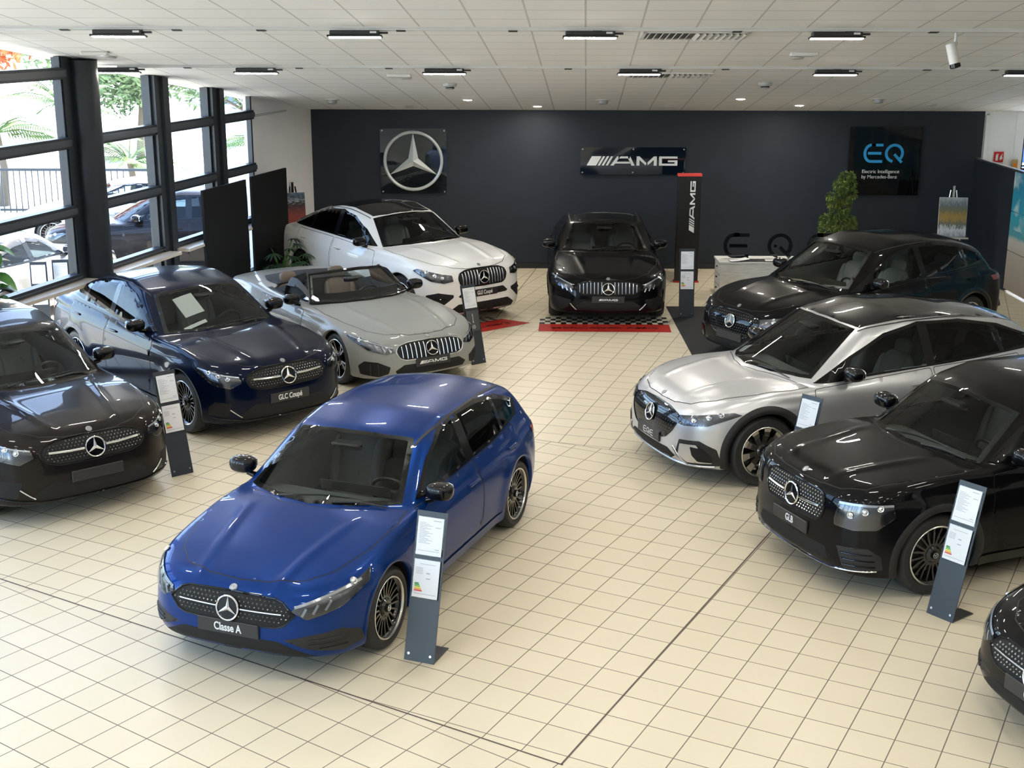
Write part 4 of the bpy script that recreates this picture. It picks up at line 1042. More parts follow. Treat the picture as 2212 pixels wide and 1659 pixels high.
GLB = dict(GLC); GLB.update(L=4.634, W=1.834, WB=2.829, FO=.86, R=.362, Ra=.412, spoke_style='pairs', spokes=20, archmat=matt_black, archw=.06, archo=.010, sillmat=matt_black, lipmat=rim_silver,
    deck=[(-.1, .86), (0, .885), (.06, .94), (.2, .985), (.6, 1.04), (1.1, 1.085), (1.4, 1.08), (3, 1.08), (4.0, 1.10), (4.4, 1.10), (4.634, 1.04), (5, 1)],
    top=[(.6, .7), (1.00, .98), (1.12, 1.07), (1.82, 1.52), (2.3, 1.625), (3.5, 1.62), (4.1, 1.57), (4.3, 1.48), (4.5, 1.08), (4.8, .6)],
    front=[(.1, -.14), (.2, -.05), (.32, 0), (.5, -.0), (.78, -.015), (.9, -.06), (1.0, -.2), (1.1, -.5)], bow=(.08, .30), tum=.33, crown=.04, cowl=1.05, peak=2.4,
    ws=(1.13, 1.36, .72, 1.78, 1.88, .60),
    dlo=[(1.46, 1.08), (1.8, 1.32), (2.1, 1.47), (2.4, 1.53), (3.6, 1.53), (4.2, 1.46), (4.28, 1.36), (4.2, 1.20), (3.2, 1.12), (2.1, 1.10)],
    panes=[[(1.60, 1.12), (1.84, 1.31), (2.12, 1.445), (2.5, 1.495), (2.5, 1.125)], [(2.62, 1.13), (2.62, 1.498), (3.40, 1.495), (3.40, 1.145)], [(3.50, 1.15), (3.50, 1.49), (4.14, 1.43), (4.2, 1.34), (4.14, 1.215)]],
    roofline=[(1.9, .64), (2.4, .66), (3.3, .66), (4.1, .62)], railw=.035, railmat=gloss_black,
    hood=[(.09, 0), (.10, .28), (.14, .50), (.26, .68), (.7, .80), (1.1, .83), (1.34, .79), (1.26, .56), (1.12, .25), (1.09, .01)],
    doors=[('front_door', [(1.42, 1.0), (2.54, 1.07), (2.57, .72), (2.53, .33), (1.60, .33), (1.40, .6)]), ('rear_door', [(2.57, 1.07), (3.72, 1.10), (3.74, .95), (3.42, .74), (3.28, .5), (3.20, .33), (2.57, .33), (2.61, .72)])],
    handles=[(2.36, .96), (3.5, .99)], mirror=(1.66, 1.15),
    headlight=[('f', .555, .70), ('f', .57, .845), ('f', .72, .86), ('s', .40, .87), ('s', .42, .76), ('f', .85, .655), ('f', .72, .63), ('f', .56, .64)], hli=3, lamps=((.3, 0), (.55, 0), (.8, 0)), drl=[('f', .57, .835), ('f', .74, .85), ('s', .40, .86)], drlw=.018,
    grille=[(0, .875), (.34, .868), (.41, .84), (.44, .74), (.40, .64), (.33, .605), (0, .60)], star=(.735, .105), bary=.38, barr=.010, gr=.05, barmat=chrome, pinmat=mat('pin_steel', (.45, .46, .48), .2, 1.0),
    front_panels=[('lower_intake', [(0, .42), (.48, .42), (.52, .34), (.46, .29), (0, .28)], void_black, .001)],
    front_sides=[('side_intake', [('f', .60, .47), ('f', .82, .49), ('f', .87, .42), ('f', .87, .30), ('f', .66, .28)], matt_black, .001)],
    front_lines=[('bumper_trim', [('f', 0, .245), ('f', .5, .25), ('f', .85, .29)], chrome, .008, .004), ('intake_fin', [('f', .64, .42), ('f', .84, .43)], gloss_black, .008, .004), ('intake_fin', [('f', .65, .37), ('f', .85, .375)], gloss_black, .008, .004), ('intake_fin', [('f', .66, .32), ('f', .85, .325)], gloss_black, .008, .004)],
    badge=.13, plate=('text', 'GLB', .50), seatz=.12)
GLE = dict(GLC); GLE.update(L=4.94, W=2.01, WB=2.935, FO=.90, R=.40, rim=.28, Ra=.448, cell=.028, spoke_style='pairs', spokes=20,
    deck=[(-.1, .86), (0, .89), (.06, .945), (.2, 1.0), (.6, 1.08), (1.1, 1.15), (1.4, 1.16), (3, 1.18), (4.0, 1.20), (4.7, 1.20), (4.94, 1.10), (5.2, 1)],
    top=[(.6, .7), (1.08, 1.04), (1.26, 1.135), (2.08, 1.60), (2.65, 1.71), (3.2, 1.69), (3.8, 1.58), (4.3, 1.41), (4.65, 1.25), (4.80, 1.12), (5.1, .6)],
    vert=[(.1, .90), (.2, .95), (.35, .985), (.5, .995), (.75, 1.0), (.92, .988), (1.08, .96), (1.2, .93), (1.4, .8)],
    front=[(.1, -.14), (.2, -.05), (.32, 0), (.5, -.0), (.8, -.02), (.92, -.07), (1.02, -.2), (1.2, -.5)], belt=[(1.2, 1.09), (2.0, 1.12), (3.2, 1.16), (4.6, 1.20)], bow=(.10, .34),
    ws=(1.33, 1.63, .80, 2.06, 2.18, .61), cowl=1.2, peak=2.75,
    dlo=[(1.72, 1.14), (2.1, 1.37), (2.5, 1.54), (2.9, 1.61), (3.4, 1.585), (3.95, 1.46), (4.40, 1.31), (4.36, 1.27), (3.3, 1.21), (2.4, 1.17)],
    panes=[[(1.86, 1.175), (2.12, 1.35), (2.52, 1.515), (2.84, 1.575), (2.84, 1.205)], [(2.96, 1.21), (2.96, 1.58), (3.4, 1.555), (3.62, 1.51), (3.62, 1.245)], [(3.70, 1.25), (3.70, 1.49), (3.95, 1.425), (4.28, 1.31), (4.22, 1.28)]],
    roofline=[(2.2, .64), (2.7, .67), (3.4, .64), (4.2, .57)], railw=.014, roofpanel=[(2.08, .01), (2.12, .35), (2.22, .58), (2.7, .61), (3.4, .57), (3.7, .50), (3.76, .25), (3.78, .01)],
    hood=[(.10, 0), (.11, .30), (.17, .50), (.36, .72), (.8, .86), (1.2, .90), (1.55, .85), (1.45, .60), (1.31, .27), (1.27, .01)],
    doors=[('front_door', [(1.66, 1.08), (2.89, 1.15), (2.92, .80), (2.88, .36), (1.76, .36), (1.64, .7)]), ('rear_door', [(2.92, 1.15), (4.02, 1.19), (4.04, 1.03), (3.66, .80), (3.50, .55), (3.42, .36), (2.92, .36), (2.96, .8)])],
    handles=[(2.7, 1.0), (3.8, 1.05)], mirror=(1.93, 1.21), mout=.05,
    headlight=[('f', .57, .77), ('f', .58, .86), ('f', .74, .89), ('s', .50, .955), ('s', .58, .92), ('f', .88, .78), ('f', .72, .745)], hli=3, drl=None,
    grille=[(0, .925), (.33, .915), (.45, .875), (.485, .80), (.45, .70), (.38, .66), (0, .655)], grille_style='bars', grille_hw=.485, star=(.79, .105), nbars=6, gr=.03, taillight=[('s', 4.6, 1.0), ('s', 4.82, 1.0), ('s', 4.86, .92), ('s', 4.6, .93)],
    front_panels=[('lower_intake', [(0, .60), (.40, .60), (.50, .52), (.46, .50), (0, .49)], void_black, .001), ('air_dam', [(0, .40), (.50, .40), (.66, .30), (.62, .235), (0, .225)], void_black, .001)],
    front_sides=[('side_intake', [('f', .58, .56), ('f', .80, .60), ('f', .93, .56), ('f', .94, .42), ('f', .90, .33), ('f', .74, .40), ('f', .58, .52)], void_black, .001)],
    front_lines=[('intake_fin', [('f', .70, .50), ('f', .92, .50)], gloss_black, .010, .004)], badge=.15, plate=('text', 'GLE Coupé', .545), seatz=.2)
SL = dict(HATCH); SL.update(L=4.705, W=1.915, WB=2.70, FO=.93, R=.345, rim=.262, Ra=.385, cell=.026, open_top=True, spoke_style='five',
    deck=[(-.1, .60), (0, .63), (.06, .68), (.2, .73), (.6, .81), (1.2, .885), (1.6, .91), (2.0, .90), (3.2, .93), (3.7, .97), (4.2, .955), (4.705, .90), (5, .85)],
    top=[(1.0, .5), (1.42, .77), (1.62, .89), (2.32, 1.285), (2.40, 1.31), (2.50, 1.24), (2.8, .5)], ts=.03, kg=.05,
    front=[(.1, -.14), (.2, -.04), (.3, 0), (.45, -.0), (.58, -.04), (.68, -.10), (.8, -.25), (1, -.5)], vert=[(.1, .90), (.2, .95), (.35, .985), (.5, .995), (.6, 1.0), (.72, .985), (.85, .955), (.95, .93), (1.2, .8)],
    belt=[(1.2, .85), (2.0, .88), (3, .90), (4, .92)], cowl=1.5, peak=3.0, wcurve=.30, rcurve=.3, taper=0, tum=.48, crown=.06, bow=(.12, .40),
    ws=(1.66, 1.98, .77, 2.26, 2.38, .585),
    cockpit=[(1.85, .01), (1.92, .4), (2.08, .69), (2.4, .745), (3.2, .74), (3.36, .60), (3.38, .01)],
    dlo=HATCH['dlo'],
    hood=[(.18, 0), (.20, .26), (.30, .52), (.52, .70), (.95, .80), (1.4, .845), (1.82, .80), (1.74, .5), (1.63, .2), (1.61, .01)],
    doors=[('front_door', [(1.92, .82), (3.26, .85), (3.26, .6), (3.14, .27), (2.02, .27), (1.90, .5)])], handles=[(3.05, .76)], mirror=(2.10, .96), mout=.04,
    headlight=[('f', .52, .545), ('f', .55, .60), ('f', .70, .66), ('s', .62, .735), ('s', .66, .72), ('f', .82, .575), ('f', .64, .52)], hli=3, drl=[('f', .55, .595), ('f', .68, .64), ('s', .62, .725)], drlw=.016,
    taillight=[('s', 4.4, .78), ('s', 4.6, .80), ('s', 4.62, .74), ('s', 4.4, .73)],
    grille=[(0, .66), (.33, .65), (.47, .615), (.515, .55), (.48, .465), (.40, .435), (0, .43)], grille_style='bars', grille_hw=.515, star=(.555, .10), nbars=6, gr=.03, gsm=satin,
    front_panels=[('lower_intake', [(0, .375), (.42, .375), (.54, .30), (.50, .24), (0, .23)], void_black, .001), ('splitter', [(0, .205), (.66, .21), (.70, .165), (0, .16)], matt_black, .012)],
    front_sides=[('side_intake', [('f', .60, .36), ('f', .74, .425), ('f', .86, .43), ('f', .90, .36), ('f', .88, .25), ('f', .72, .225), ('f', .62, .27)], void_black, .001)],
    front_lines=[('intake_fin', [('f', .74, .40), ('f', .72, .24)], matt_black, .010, .004), ('intake_fin', [('f', .81, .40), ('f', .80, .25)], matt_black, .010, .004)],
    badge=.14, plate=('amg', 'wide', .385), seatcol=mat('seat_brown', (.13, .10, .08), .5), seatrows=((1.05, (.40, -.40)),), seatz=-.1)
SEDAN = dict(HATCH); SEDAN.update(L=4.80, W=1.90, WB=2.875, FO=.865, R=.345, rim=.262, Ra=.385, cell=.026, spoke_style='pairs', spokes=20,
    deck=[(-.1, .66), (0, .69), (.06, .735), (.2, .785), (.6, .865), (1.1, .945), (1.3, .96), (3, .985), (3.8, 1.03), (4.3, 1.05), (4.72, 1.04), (4.8, .98), (5, .9)],
    top=[(.7, .5), (1.12, .85), (1.30, .945), (2.15, 1.385), (2.65, 1.45), (3.2, 1.42), (3.7, 1.29), (4.15, 1.09), (4.3, .98), (4.6, .6)], roofpanel=[(2.16, .01), (2.2, .3), (2.28, .50), (2.7, .53), (3.2, .50), (3.25, .25), (3.26, .01)],
    belt=[(1.2, .90), (2.0, .945), (3, .965), (4, 1.0)], ws=(1.36, 1.62, .72, 2.12, 2.22, .54), cowl=1.25, peak=2.7,
    dlo=[(1.75, .96), (2.1, 1.17), (2.45, 1.31), (2.85, 1.365), (3.3, 1.34), (3.7, 1.24), (4.0, 1.10), (3.9, 1.03), (3.2, .99), (2.3, .97)],
    panes=[[(1.85, .99), (2.12, 1.16), (2.48, 1.29), (2.72, 1.33), (2.72, .995)], [(2.84, 1.0), (2.84, 1.335), (3.25, 1.32), (3.5, 1.265), (3.5, 1.02)], [(3.57, 1.025), (3.57, 1.24), (3.7, 1.20), (3.90, 1.10), (3.84, 1.045)]],
    roofline=[(2.22, .57), (2.6, .60), (3.2, .585), (3.7, .54)], railw=.01,
    hood=[(.13, 0), (.14, .26), (.20, .46), (.36, .64), (.8, .80), (1.2, .84), (1.56, .79), (1.47, .55), (1.33, .22), (1.30, .01)],
    doors=[('front_door', [(1.66, .92), (2.77, .965), (2.79, .65), (2.75, .29), (1.72, .29), (1.64, .55)]), ('rear_door', [(2.79, .965), (3.80, 1.0), (3.82, .85), (3.50, .66), (3.34, .45), (3.26, .29), (2.79, .29), (2.82, .65)])],
    handles=[(2.6, .84), (3.6, .88)], mirror=(1.86, 1.03), mout=.0,
    headlight=[('f', .55, .60), ('f', .58, .665), ('f', .74, .72), ('s', .52, .765), ('s', .58, .745), ('f', .84, .63), ('f', .66, .585)], hli=3, drl=[('f', .58, .655), ('f', .74, .71), ('s', .52, .755)], drlw=.016,
    taillight=[('s', 4.5, .90), ('s', 4.7, .92), ('s', 4.72, .85), ('s', 4.5, .83)],
    grille=[(0, .71), (.36, .70), (.48, .665), (.53, .60), (.48, .53), (.40, .505), (0, .50)], grille_style='bars', grille_hw=.53, star=(.60, .10), nbars=7, gr=.03,
    front_panels=[('lower_intake', [(0, .40), (.40, .40), (.52, .32), (.48, .25), (0, .24)], void_black, .001), ('splitter', [(0, .205), (.66, .21), (.70, .165), (0, .16)], gloss_black, .012)],
    front_sides=[('side_intake', [('f', .58, .42), ('f', .84, .46), ('f', .89, .40), ('f', .88, .28), ('f', .72, .25), ('f', .64, .30)], void_black, .001)],
    front_lines=[('bumper_trim', [('f', .50, .26), ('f', .60, .36)], satin, .008, .006)], badge=.15, plate=('amg', 'small', .43))
CLE = dict(HATCH); CLE.update(L=4.85, W=1.86, WB=2.865, FO=.87, R=.345, rim=.255, Ra=.385, cell=.026, plate=('text', 'CLE', .41), pinmat=mat('pin_steel', (.45, .46, .48), .2, 1.0), spokes=20, spoke_style='pairs')
CLE.update({k: SEDAN[k] for k in ('top', 'belt', 'ws', 'cowl', 'peak', 'dlo', 'panes', 'roofline', 'doors', 'handles', 'mirror', 'taillight', 'hood')})
CLE['deck'] = [(-.1, .62), (0, .65), (.06, .70), (.2, .755)] + SEDAN['deck'][4:]

CARS = []
def show(spec, name, loc, rz, label, cat='car', **k):
    c = dict(spec); c.update(k)
    if 'front_sides' in c: c['front_sides'] = [(a, b_, c['paint'] if m_ == 'paint' else m_, o_) for a, b_, m_, o_ in c['front_sides']]
    CARS.append(lambda: build_car(c, name, loc, rz, label, cat))
p_black = paint('paint_black', (.004, .004, .005), .0, .3)
p_dkblue = paint('paint_night_blue', (.0015, .0045, .018), .25, .3)
show(HATCH, 'hatchback_car', (-1.267, 10.885), 248.7, 'bright blue compact hatchback standing alone in the middle of the floor', paint=paint('paint_blue', (.002, .030, .17), .40, .30))
show(EQ, 'electric_suv', (3.731, 14.365), 199.9, 'silver SUV with a black roof panel and a closed black grille', paint=paint('paint_silver', (.60, .61, .63), .7, .36),
     roofpanel=[(2.05, .01), (2.09, .35), (2.18, .575), (2.7, .62), (3.4, .60), (4.25, .52), (4.3, .25), (4.31, .01)], sheets=((1.42, -.50, 1.30, -.34, 'small white card at the foot of the silver SUV windscreen'),))
show(GLB, 'boxy_suv', (4.555, 11.623), 201.8, 'boxy black SUV with a short plate reading GLB, in front of the silver SUV', paint=p_black)
show(GLCC, 'coupe_suv', (-4.12, 16.447), 311.8, 'dark blue coupe SUV with a white paper behind its windscreen', paint=p_dkblue, plate=('text', 'GLC Coupé', .47), sheets=((1.95, -.42, 1.62, -.16, 'white price sheet behind the windscreen of the dark blue coupe SUV'), (1.50, -.52, 1.45, -.22, 'narrow white slip at the foot of the dark blue car windscreen')))
show(GLC, 'family_suv', (-5.54, 13.78), 311.5, 'brownish black SUV at the left edge with an empty plate holder', paint=paint('paint_graphite', (.014, .011, .010), .3, .3), plate=('none', '', .46))
show(SL, 'convertible_car', (-2.353, 18.583), 305.2, 'grey open-top roadster with quilted brown seats', paint=paint('paint_grey', (.27, .275, .265), .0, .3))
show(GLE, 'large_coupe_suv', (-1.97, 22.25), 310.3, 'white coupe SUV with a black roof by the back wall', paint=paint('paint_white', (.84, .84, .82), .0, .3))
show(SEDAN, 'sports_sedan', (1.585, 22.693), 268.4, 'glossy black sports saloon facing straight out from the back wall', paint=p_black)
show(EQ, 'electric_suv', (5.066, 19.227), 212.2, 'black electric SUV with pale seats and a white letter desk behind it', paint=p_black, lift=.008, plate=('none', '', .43), seatcol=mat('seat_white', (.75, .80, .82), .6), archmat=gloss_black, dash=mat('dash_beige', (.55, .50, .40), .6), lining=mat('lining_pale', (.45, .45, .43), .7), front_lines=[])
show(CLE, 'coupe_car', (5.62, 8.45), 197, 'black coupe of which only the nose shows in the lower right corner', paint=p_black)
show(SEDAN, 'parked_car', (-8.35, 21.35), 76, 'beige grey saloon parked outside the first window', paint=paint('paint_beige', (.35, .33, .30), .4, .35), far=True, cell=.05, plate=None)
show(GLC, 'parked_car', (-6.62, 25.25), 184, 'dark SUV parked side-on outside the second window', paint=paint('paint_maroon_shaded', (.012, .009, .010), .2, .35), far=True, cell=.05, plate=None)  # dark maroon paint, deepened so its colour holds the shade outside
show(HATCH, 'parked_car', (-8.4, 28.4), 186, 'white hatchback parked outside near the railing', paint=paint('paint_white', (.84, .84, .82), .0, .3), far=True, cell=.06, plate=None)

# ================================================================== things on the ceiling
lamp_glow = mat('lamp_panel_warm', (1, 1, 1), .5, emit=(1.0, .94, .84), es=150)
white_pl = mat('white_plastic', (.75, .75, .73), .35)
track_w = mat('track_white', (.70, .70, .69), .35)
SLP = math.atan(CS)
def at_ceiling(x, y, drop=0.0): return Matrix.Translation((x, y, ceil_z(y)-drop)) @ Matrix.Rotation(-SLP, 4, 'X')
TR = [(14.80, 'far'), (18.36, 'far'), (11.24, ''), (7.68, ''), (4.12, ''), (.56, '')]
for k, (y, _) in enumerate(TR):
    q = MB(); x0, x1 = wall_x(y)+.25, 13.0; q.box((x0, -.055, -.012), (x1, .055, .0), tf=at_ceiling(0, y)); q.box((x0, -.03, -.035), (x1, .03, -.012), tf=at_ceiling(0, y)); o = q.build('lighting_track', track_w)
    tag(o, {0: 'white lighting track across the ceiling, the nearer one in view', 1: 'white lighting track across the ceiling, nearer the dark end wall'}.get(k, 'white lighting track over the near end of the hall'), 'track', 'lighting tracks')
    s = MB()
    for i in range(11): x = x0+.9+i*1.22+(.3 if i % 3 else 0); s.box((x, -.04, -.042), (x+.10, .04, -.034), tf=at_ceiling(0, y))
    s.build('track_clip', matt_black, o)
def pix_on_plane(px, py, drop=0):
    d = Vector(_R.T @ np.array([(px-1106)/2835., (829.5-py)/2835., 1.])); t = (CZ-drop-CAM_H+CS*WY)/(d.z+CS*d.y); return d*t
proto = None
def make_panel():
    r = empty('panel_light'); q = MB(); q.box((-.27, -.06, -.085), (.27, .06, -.035), bev=.008); q.box((.27, -.02, -.065), (.36, .02, -.045)); q.box((-.30, -.065, -.103), (.30, .065, -.083), bev=.004); q.build('housing', mat('lamp_housing', (.02, .021, .024), .4), r)
    q = MB(); q.box((-.28, -.048, -.108), (.28, .048, -.1035)); q.build('light_panel', lamp_glow, r)
    q = MB(); q.box((.17, -.035, -.066), (.24, -.062, -.045)); q.build('adapter', white_pl, r)
    return r
P1 = [(253, 'first from the glazing'), (764, 'second from the glazing'), (1273, 'third, in line with the black saloon'), (1806, 'fourth from the glazing')]
P2 = [(253, 'against the top of the glazing'), (551, 'second from the glazing'), (958, 'third from the glazing'), (1379, 'fourth, beside an air grille'), (1803, 'fifth from the glazing'), (2215, 'cut by the right edge')]
spots_ = [(x, 14.80, 'flat black panel light under the nearer track, %s' % t) for x, t in P1] + [(x, 18.36, 'flat black panel light under the farther track, %s' % t) for x, t in P2]
for px, y, lab in spots_:
    o = make_panel() if proto is None else copy_tree(proto); proto = proto or o
    x = (px-1106)/2835.*(y*.9636+ (CAM_H-ceil_z(y))*.2673)     # the depth along the view axis
    o.matrix_world = at_ceiling(x, y, .004); tag(o, lab, 'ceiling light', 'panel lights under the tracks')
for y in (11.24, 7.68, 4.12, .56):
    for i in range(6 if y > 5 else 7):
        o = copy_tree(proto); x = -5.6+i*2.72+(.4 if y in (7.68, .56) else 0)
        if x < wall_x(y)+.6: x += 2.72*6
        o.matrix_world = at_ceiling(x, y, .004); tag(o, 'flat black panel light over the near end of the hall', 'ceiling light', 'panel lights over the near end')
def on_ceiling(px, py): return pix_on_plane(px, py)
sp_glow = mat('spot_glow', (1, 1, 1), .5, emit=(1, .93, .82), es=700)
p0 = None
for px, py, lab in ((1010, 215, 'lit round downlight, first from the star sign'), (1161, 229, 'lit round downlight close to the end wall, left of the saloon'), (1600, 213, 'lit round downlight, right of the upright red-topped totem'), (1727, 227, 'lit round downlight close to the end wall, above the conifer')):
    if p0 is None:
        r = empty('downlight'); q = MB(); q.lathe([(.075, -.012), (.10, -.012), (.105, 0), (.075, 0)], 24, axis='z'); q.build('bezel', white_pl, r, smooth=30)
        q = MB(); q.lathe([(0, -.016), (.05, -.015), (.074, -.008)], 24, axis='z'); q.build('lens', sp_glow, r, smooth=True); p0 = r
    else: r = copy_tree(p0)
    p = on_ceiling(px, py); r.matrix_world = at_ceiling(p.x, p.y); tag(r, lab, 'downlight', 'lit round downlights')
p0 = None
for px, py, lab in ((718, 215, 'unlit drum downlight above the star sign side'), (1303, 216, 'unlit drum downlight above the dark wall lettering'), (1898, 214, 'unlit drum downlight above the square blue-lettered sign')):
    if p0 is None:
        r = empty('drum_downlight'); q = MB(); q.lathe([(.0, -.07), (.075, -.07), (.08, -.06), (.08, -.01), (.11, -.01), (.11, 0)], 24, axis='z'); q.build('drum', mat('drum_grey', (.35, .36, .38), .4), r, smooth=30)
        q = MB(); q.lathe([(.10, -.012), (.13, -.010), (.13, 0)], 24, axis='z'); q.build('bezel', white_pl, r, smooth=30); p0 = r
    else: r = copy_tree(p0)
    p = on_ceiling(px, py); r.matrix_world = at_ceiling(p.x, p.y); tag(r, lab, 'downlight', 'unlit drum downlights')
for px, py, lab in ((972, 181, 'round smoke detector left of the black saloon'), (1653, 179, 'round smoke detector right of the upright totem')):
    r = empty('smoke_detector'); q = MB(); q.lathe([(0, -.085), (.055, -.085), (.065, -.045), (.10, -.04), (.11, -.0)], 24, axis='z'); q.build('body', mat('detector_grey', (.45, .46, .46), .4), r, smooth=30)
    q = MB(); q.lathe([(.058, -.075), (.068, -.07), (.068, -.055)], 24, axis='z'); q.build('vent_ring', matt_black, r, smooth=30); p = on_ceiling(px, py); r.matrix_world = at_ceiling(p.x, p.y); tag(r, lab, 'smoke detector', 'smoke detectors')
for px, py, lab in ((205, 112, 'slim emergency light above the glazing'), (862, 160, 'slim emergency light above the star sign'), (1737, 113, 'slim emergency light near the security camera')):
    r = empty('emergency_light'); q = MB(); q.box((-.17, -.06, -.045), (.17, .06, 0), bev=.01); q.build('body', white_pl, r); q = MB(); q.box((-.13, -.045, -.05), (.13, .045, -.044)); q.build('diffuser', mat('diffuser', (.6, .62, .62), .3), r)
    p = on_ceiling(px, py); r.matrix_world = at_ceiling(p.x, p.y); tag(r, lab, 'emergency light', 'emergency lights')
for px, py, lab in ((238, 122, 'flat ceiling disc above the glazing'), (877, 167, 'flat ceiling disc above the star sign'), (1722, 123, 'flat ceiling disc near the security camera'), (885, 229, 'small grey ceiling disc right over the star sign'), (1445, 229, 'small ceiling sensor by the dark wall, over the lettering sign'), (2014, 225, 'small grey ceiling disc at the right end of the dark wall')):
    q = MB(); q.lathe([(0, -.03), (.07, -.028), (.09, -.01), (.09, 0)], 24, axis='z'); o = q.build('ceiling_disc', mat('disc_grey', (.5, .5, .5), .5), smooth=30); p = on_ceiling(px, py); o.matrix_world = at_ceiling(p.x, p.y); tag(o, lab, 'sensor', 'ceiling discs')
for px, py, w, lab in ((1500, 76, .60, 'slatted air grille beside the nearer lighting track'), (1447, 162, .60, 'slatted air grille beside the farther lighting track')):
    r = empty('air_grille'); q = MB(); h = .28
    for a in ((-w, -h, -w, h), (w, -h, w, h)): pass
    q.box((-w, -h, -.015), (-w+.04, h, 0)); q.box((w-.04, -h, -.015), (w, h, 0)); q.box((-w, -h, -.015), (w, -h+.035, 0)); q.box((-w, h-.035, -.015), (w, h, 0)); q.build('frame', white_pl, r)
    q = MB(); q.box((-w+.02, -h+.02, -.002), (w-.02, h-.02, 0)); q.build('duct_opening', mat('duct_grey', (.12, .12, .12), .7), r)
    for i in range(15):
        x = -w+.09+i*(2*w-.18)/14
        q = MB(); q.box((-.004, -h+.03, -.045), (.004, h-.03, .0), tf=Matrix.Translation((x, 0, -.002)) @ Matrix.Rotation(.75 if i < 7 else -.75, 4, 'Y')); q.build('slat', white_pl, r)
    p = on_ceiling(px, py); r.matrix_world = at_ceiling(p.x, p.y); tag(r, lab, 'air grille', 'air grilles')
# security camera
p = on_ceiling(2066, 66); r = empty('security_camera'); q = MB(); q.lathe([(0, -.02), (.05, -.02), (.055, 0)], 20, axis='z'); q.cyl((0, 0, -.01), (0, 0, -.13), .016); q.blob((0, 0, -.14), (.03, .03, .03), 8); q.build('bracket', white_pl, r, smooth=30)
M = Matrix.Translation((-.02, -.02, -.26)) @ Matrix.Rotation(math.radians(-14), 4, 'Y') @ Matrix.Rotation(math.radians(-10), 4, 'X')
q = MB(); q.lathe([(0, .13), (.045, .13), (.055, .12), (.058, -.10), (.056, -.12)], 28, axis='z', tf=M); q.build('camera_body', white_pl, r, smooth=30)
q = MB(); q.lathe([(.058, -.098), (.059, -.14), (.046, -.145), (.046, -.125), (0, -.125)], 28, axis='z', tf=M); q.lathe([(0, .132), (.032, .132), (.034, .128)], 20, axis='z', tf=M); q.build('lens_ring', gloss_black, r, smooth=30)
r.location = (p.x, p.y, ceil_z(p.y)); tag(r, 'white bullet camera hanging from the ceiling at the right', 'security camera')

# ================================================================== signs on the end wall
acr = glass('acrylic_smoky', (.80, .82, .83), 1.5, gain=1.0)
def bolts(r, x0, x1, z0, z1, y, mid=(), name='bolt'):
    pts = [(x0+.04, z0+.04), (x1-.04, z0+.04), (x0+.04, z1-.04), (x1-.04, z1-.04)]+[(m_, z0+.04) for m_ in mid]+[(m_, z1-.04) for m_ in mid]
    for x, z in pts: q = MB(); q.cyl((x, y+.03, z), (x, y-.008, z), .014, n=14); q.build(name, satin, r, smooth=30)
r = empty('star_sign', (-1.905, WY-.05, 2.08)); q = MB(); q.box((-.635, -.006, -.62), (.635, 0, .62)); q.build('acrylic_plate', acr, r)
sm = star_mb(.575, .10, 96, .055); q = MB(); q.add(sm.V, sm.F, 0, Matrix.Translation((0, -.03, .01)) @ FACE_mY); q.build('star_emblem', mat('sign_silver', (.60, .64, .64), .30, .35), r, smooth=30)
bolts(r, -.635, .635, -.62, .62, 0); tag(r, 'three-pointed star in a ring on a clear square plate', 'sign')
r = empty('lettering_sign', (2.31, WY-.05, 2.10)); q = MB(); q.box((-1.01, -.006, -.26), (1.01, 0, .26)); q.build('plate', mat('sign_navy', (.004, .008, .016), .05, 0, 1.0), r)
o = amg_logo(1.74, mat('sign_white', (.72, .74, .75), .4), r, extrude=.015); o.data.transform(Matrix.Translation((-.02, -.006, .0)) @ FACE_mY); bolts(r, -1.01, 1.01, -.26, .26, 0, (0,)); tag(r, 'wide navy plate with white slashed lettering on the dark wall', 'sign')
r = empty('blue_letter_sign', (7.13, WY-.05, 2.11)); q = MB(); q.box((-.69, -.008, -.65), (.69, 0, .65)); q.build('plate', mat('sign_black', (.003, .003, .004), .3, 0, .6, spec=.02), r)
bl = mat('sign_blue', (.02, .32, .70), .4); q = MB()
for ch, x in (('E', -.44), ('Q', -.03)):
    for s_ in eq_strokes(ch, .36): q.prism([(a+x, b-.0) for a, b in s_], 0, .012, tf=Matrix.Translation((.03, -.008, -.03)) @ FACE_mY)
q.build('letters', bl, r)
for t, z in (('Electric Intelligence', -.20), ('by Mercedes-Benz', -.30)):
    o = text_mesh(t, .096, mat('sign_white', (.72, .74, .75), .4), r, 'caption', align='LEFT', sx=.96); o.data.transform(Matrix.Translation((-.42, -.010, z)) @ FACE_mY)
bolts(r, -.69, .69, -.65, .65, 0, (0,)); tag(r, 'square glossy black plate with blue capitals and two small white lines', 'sign')
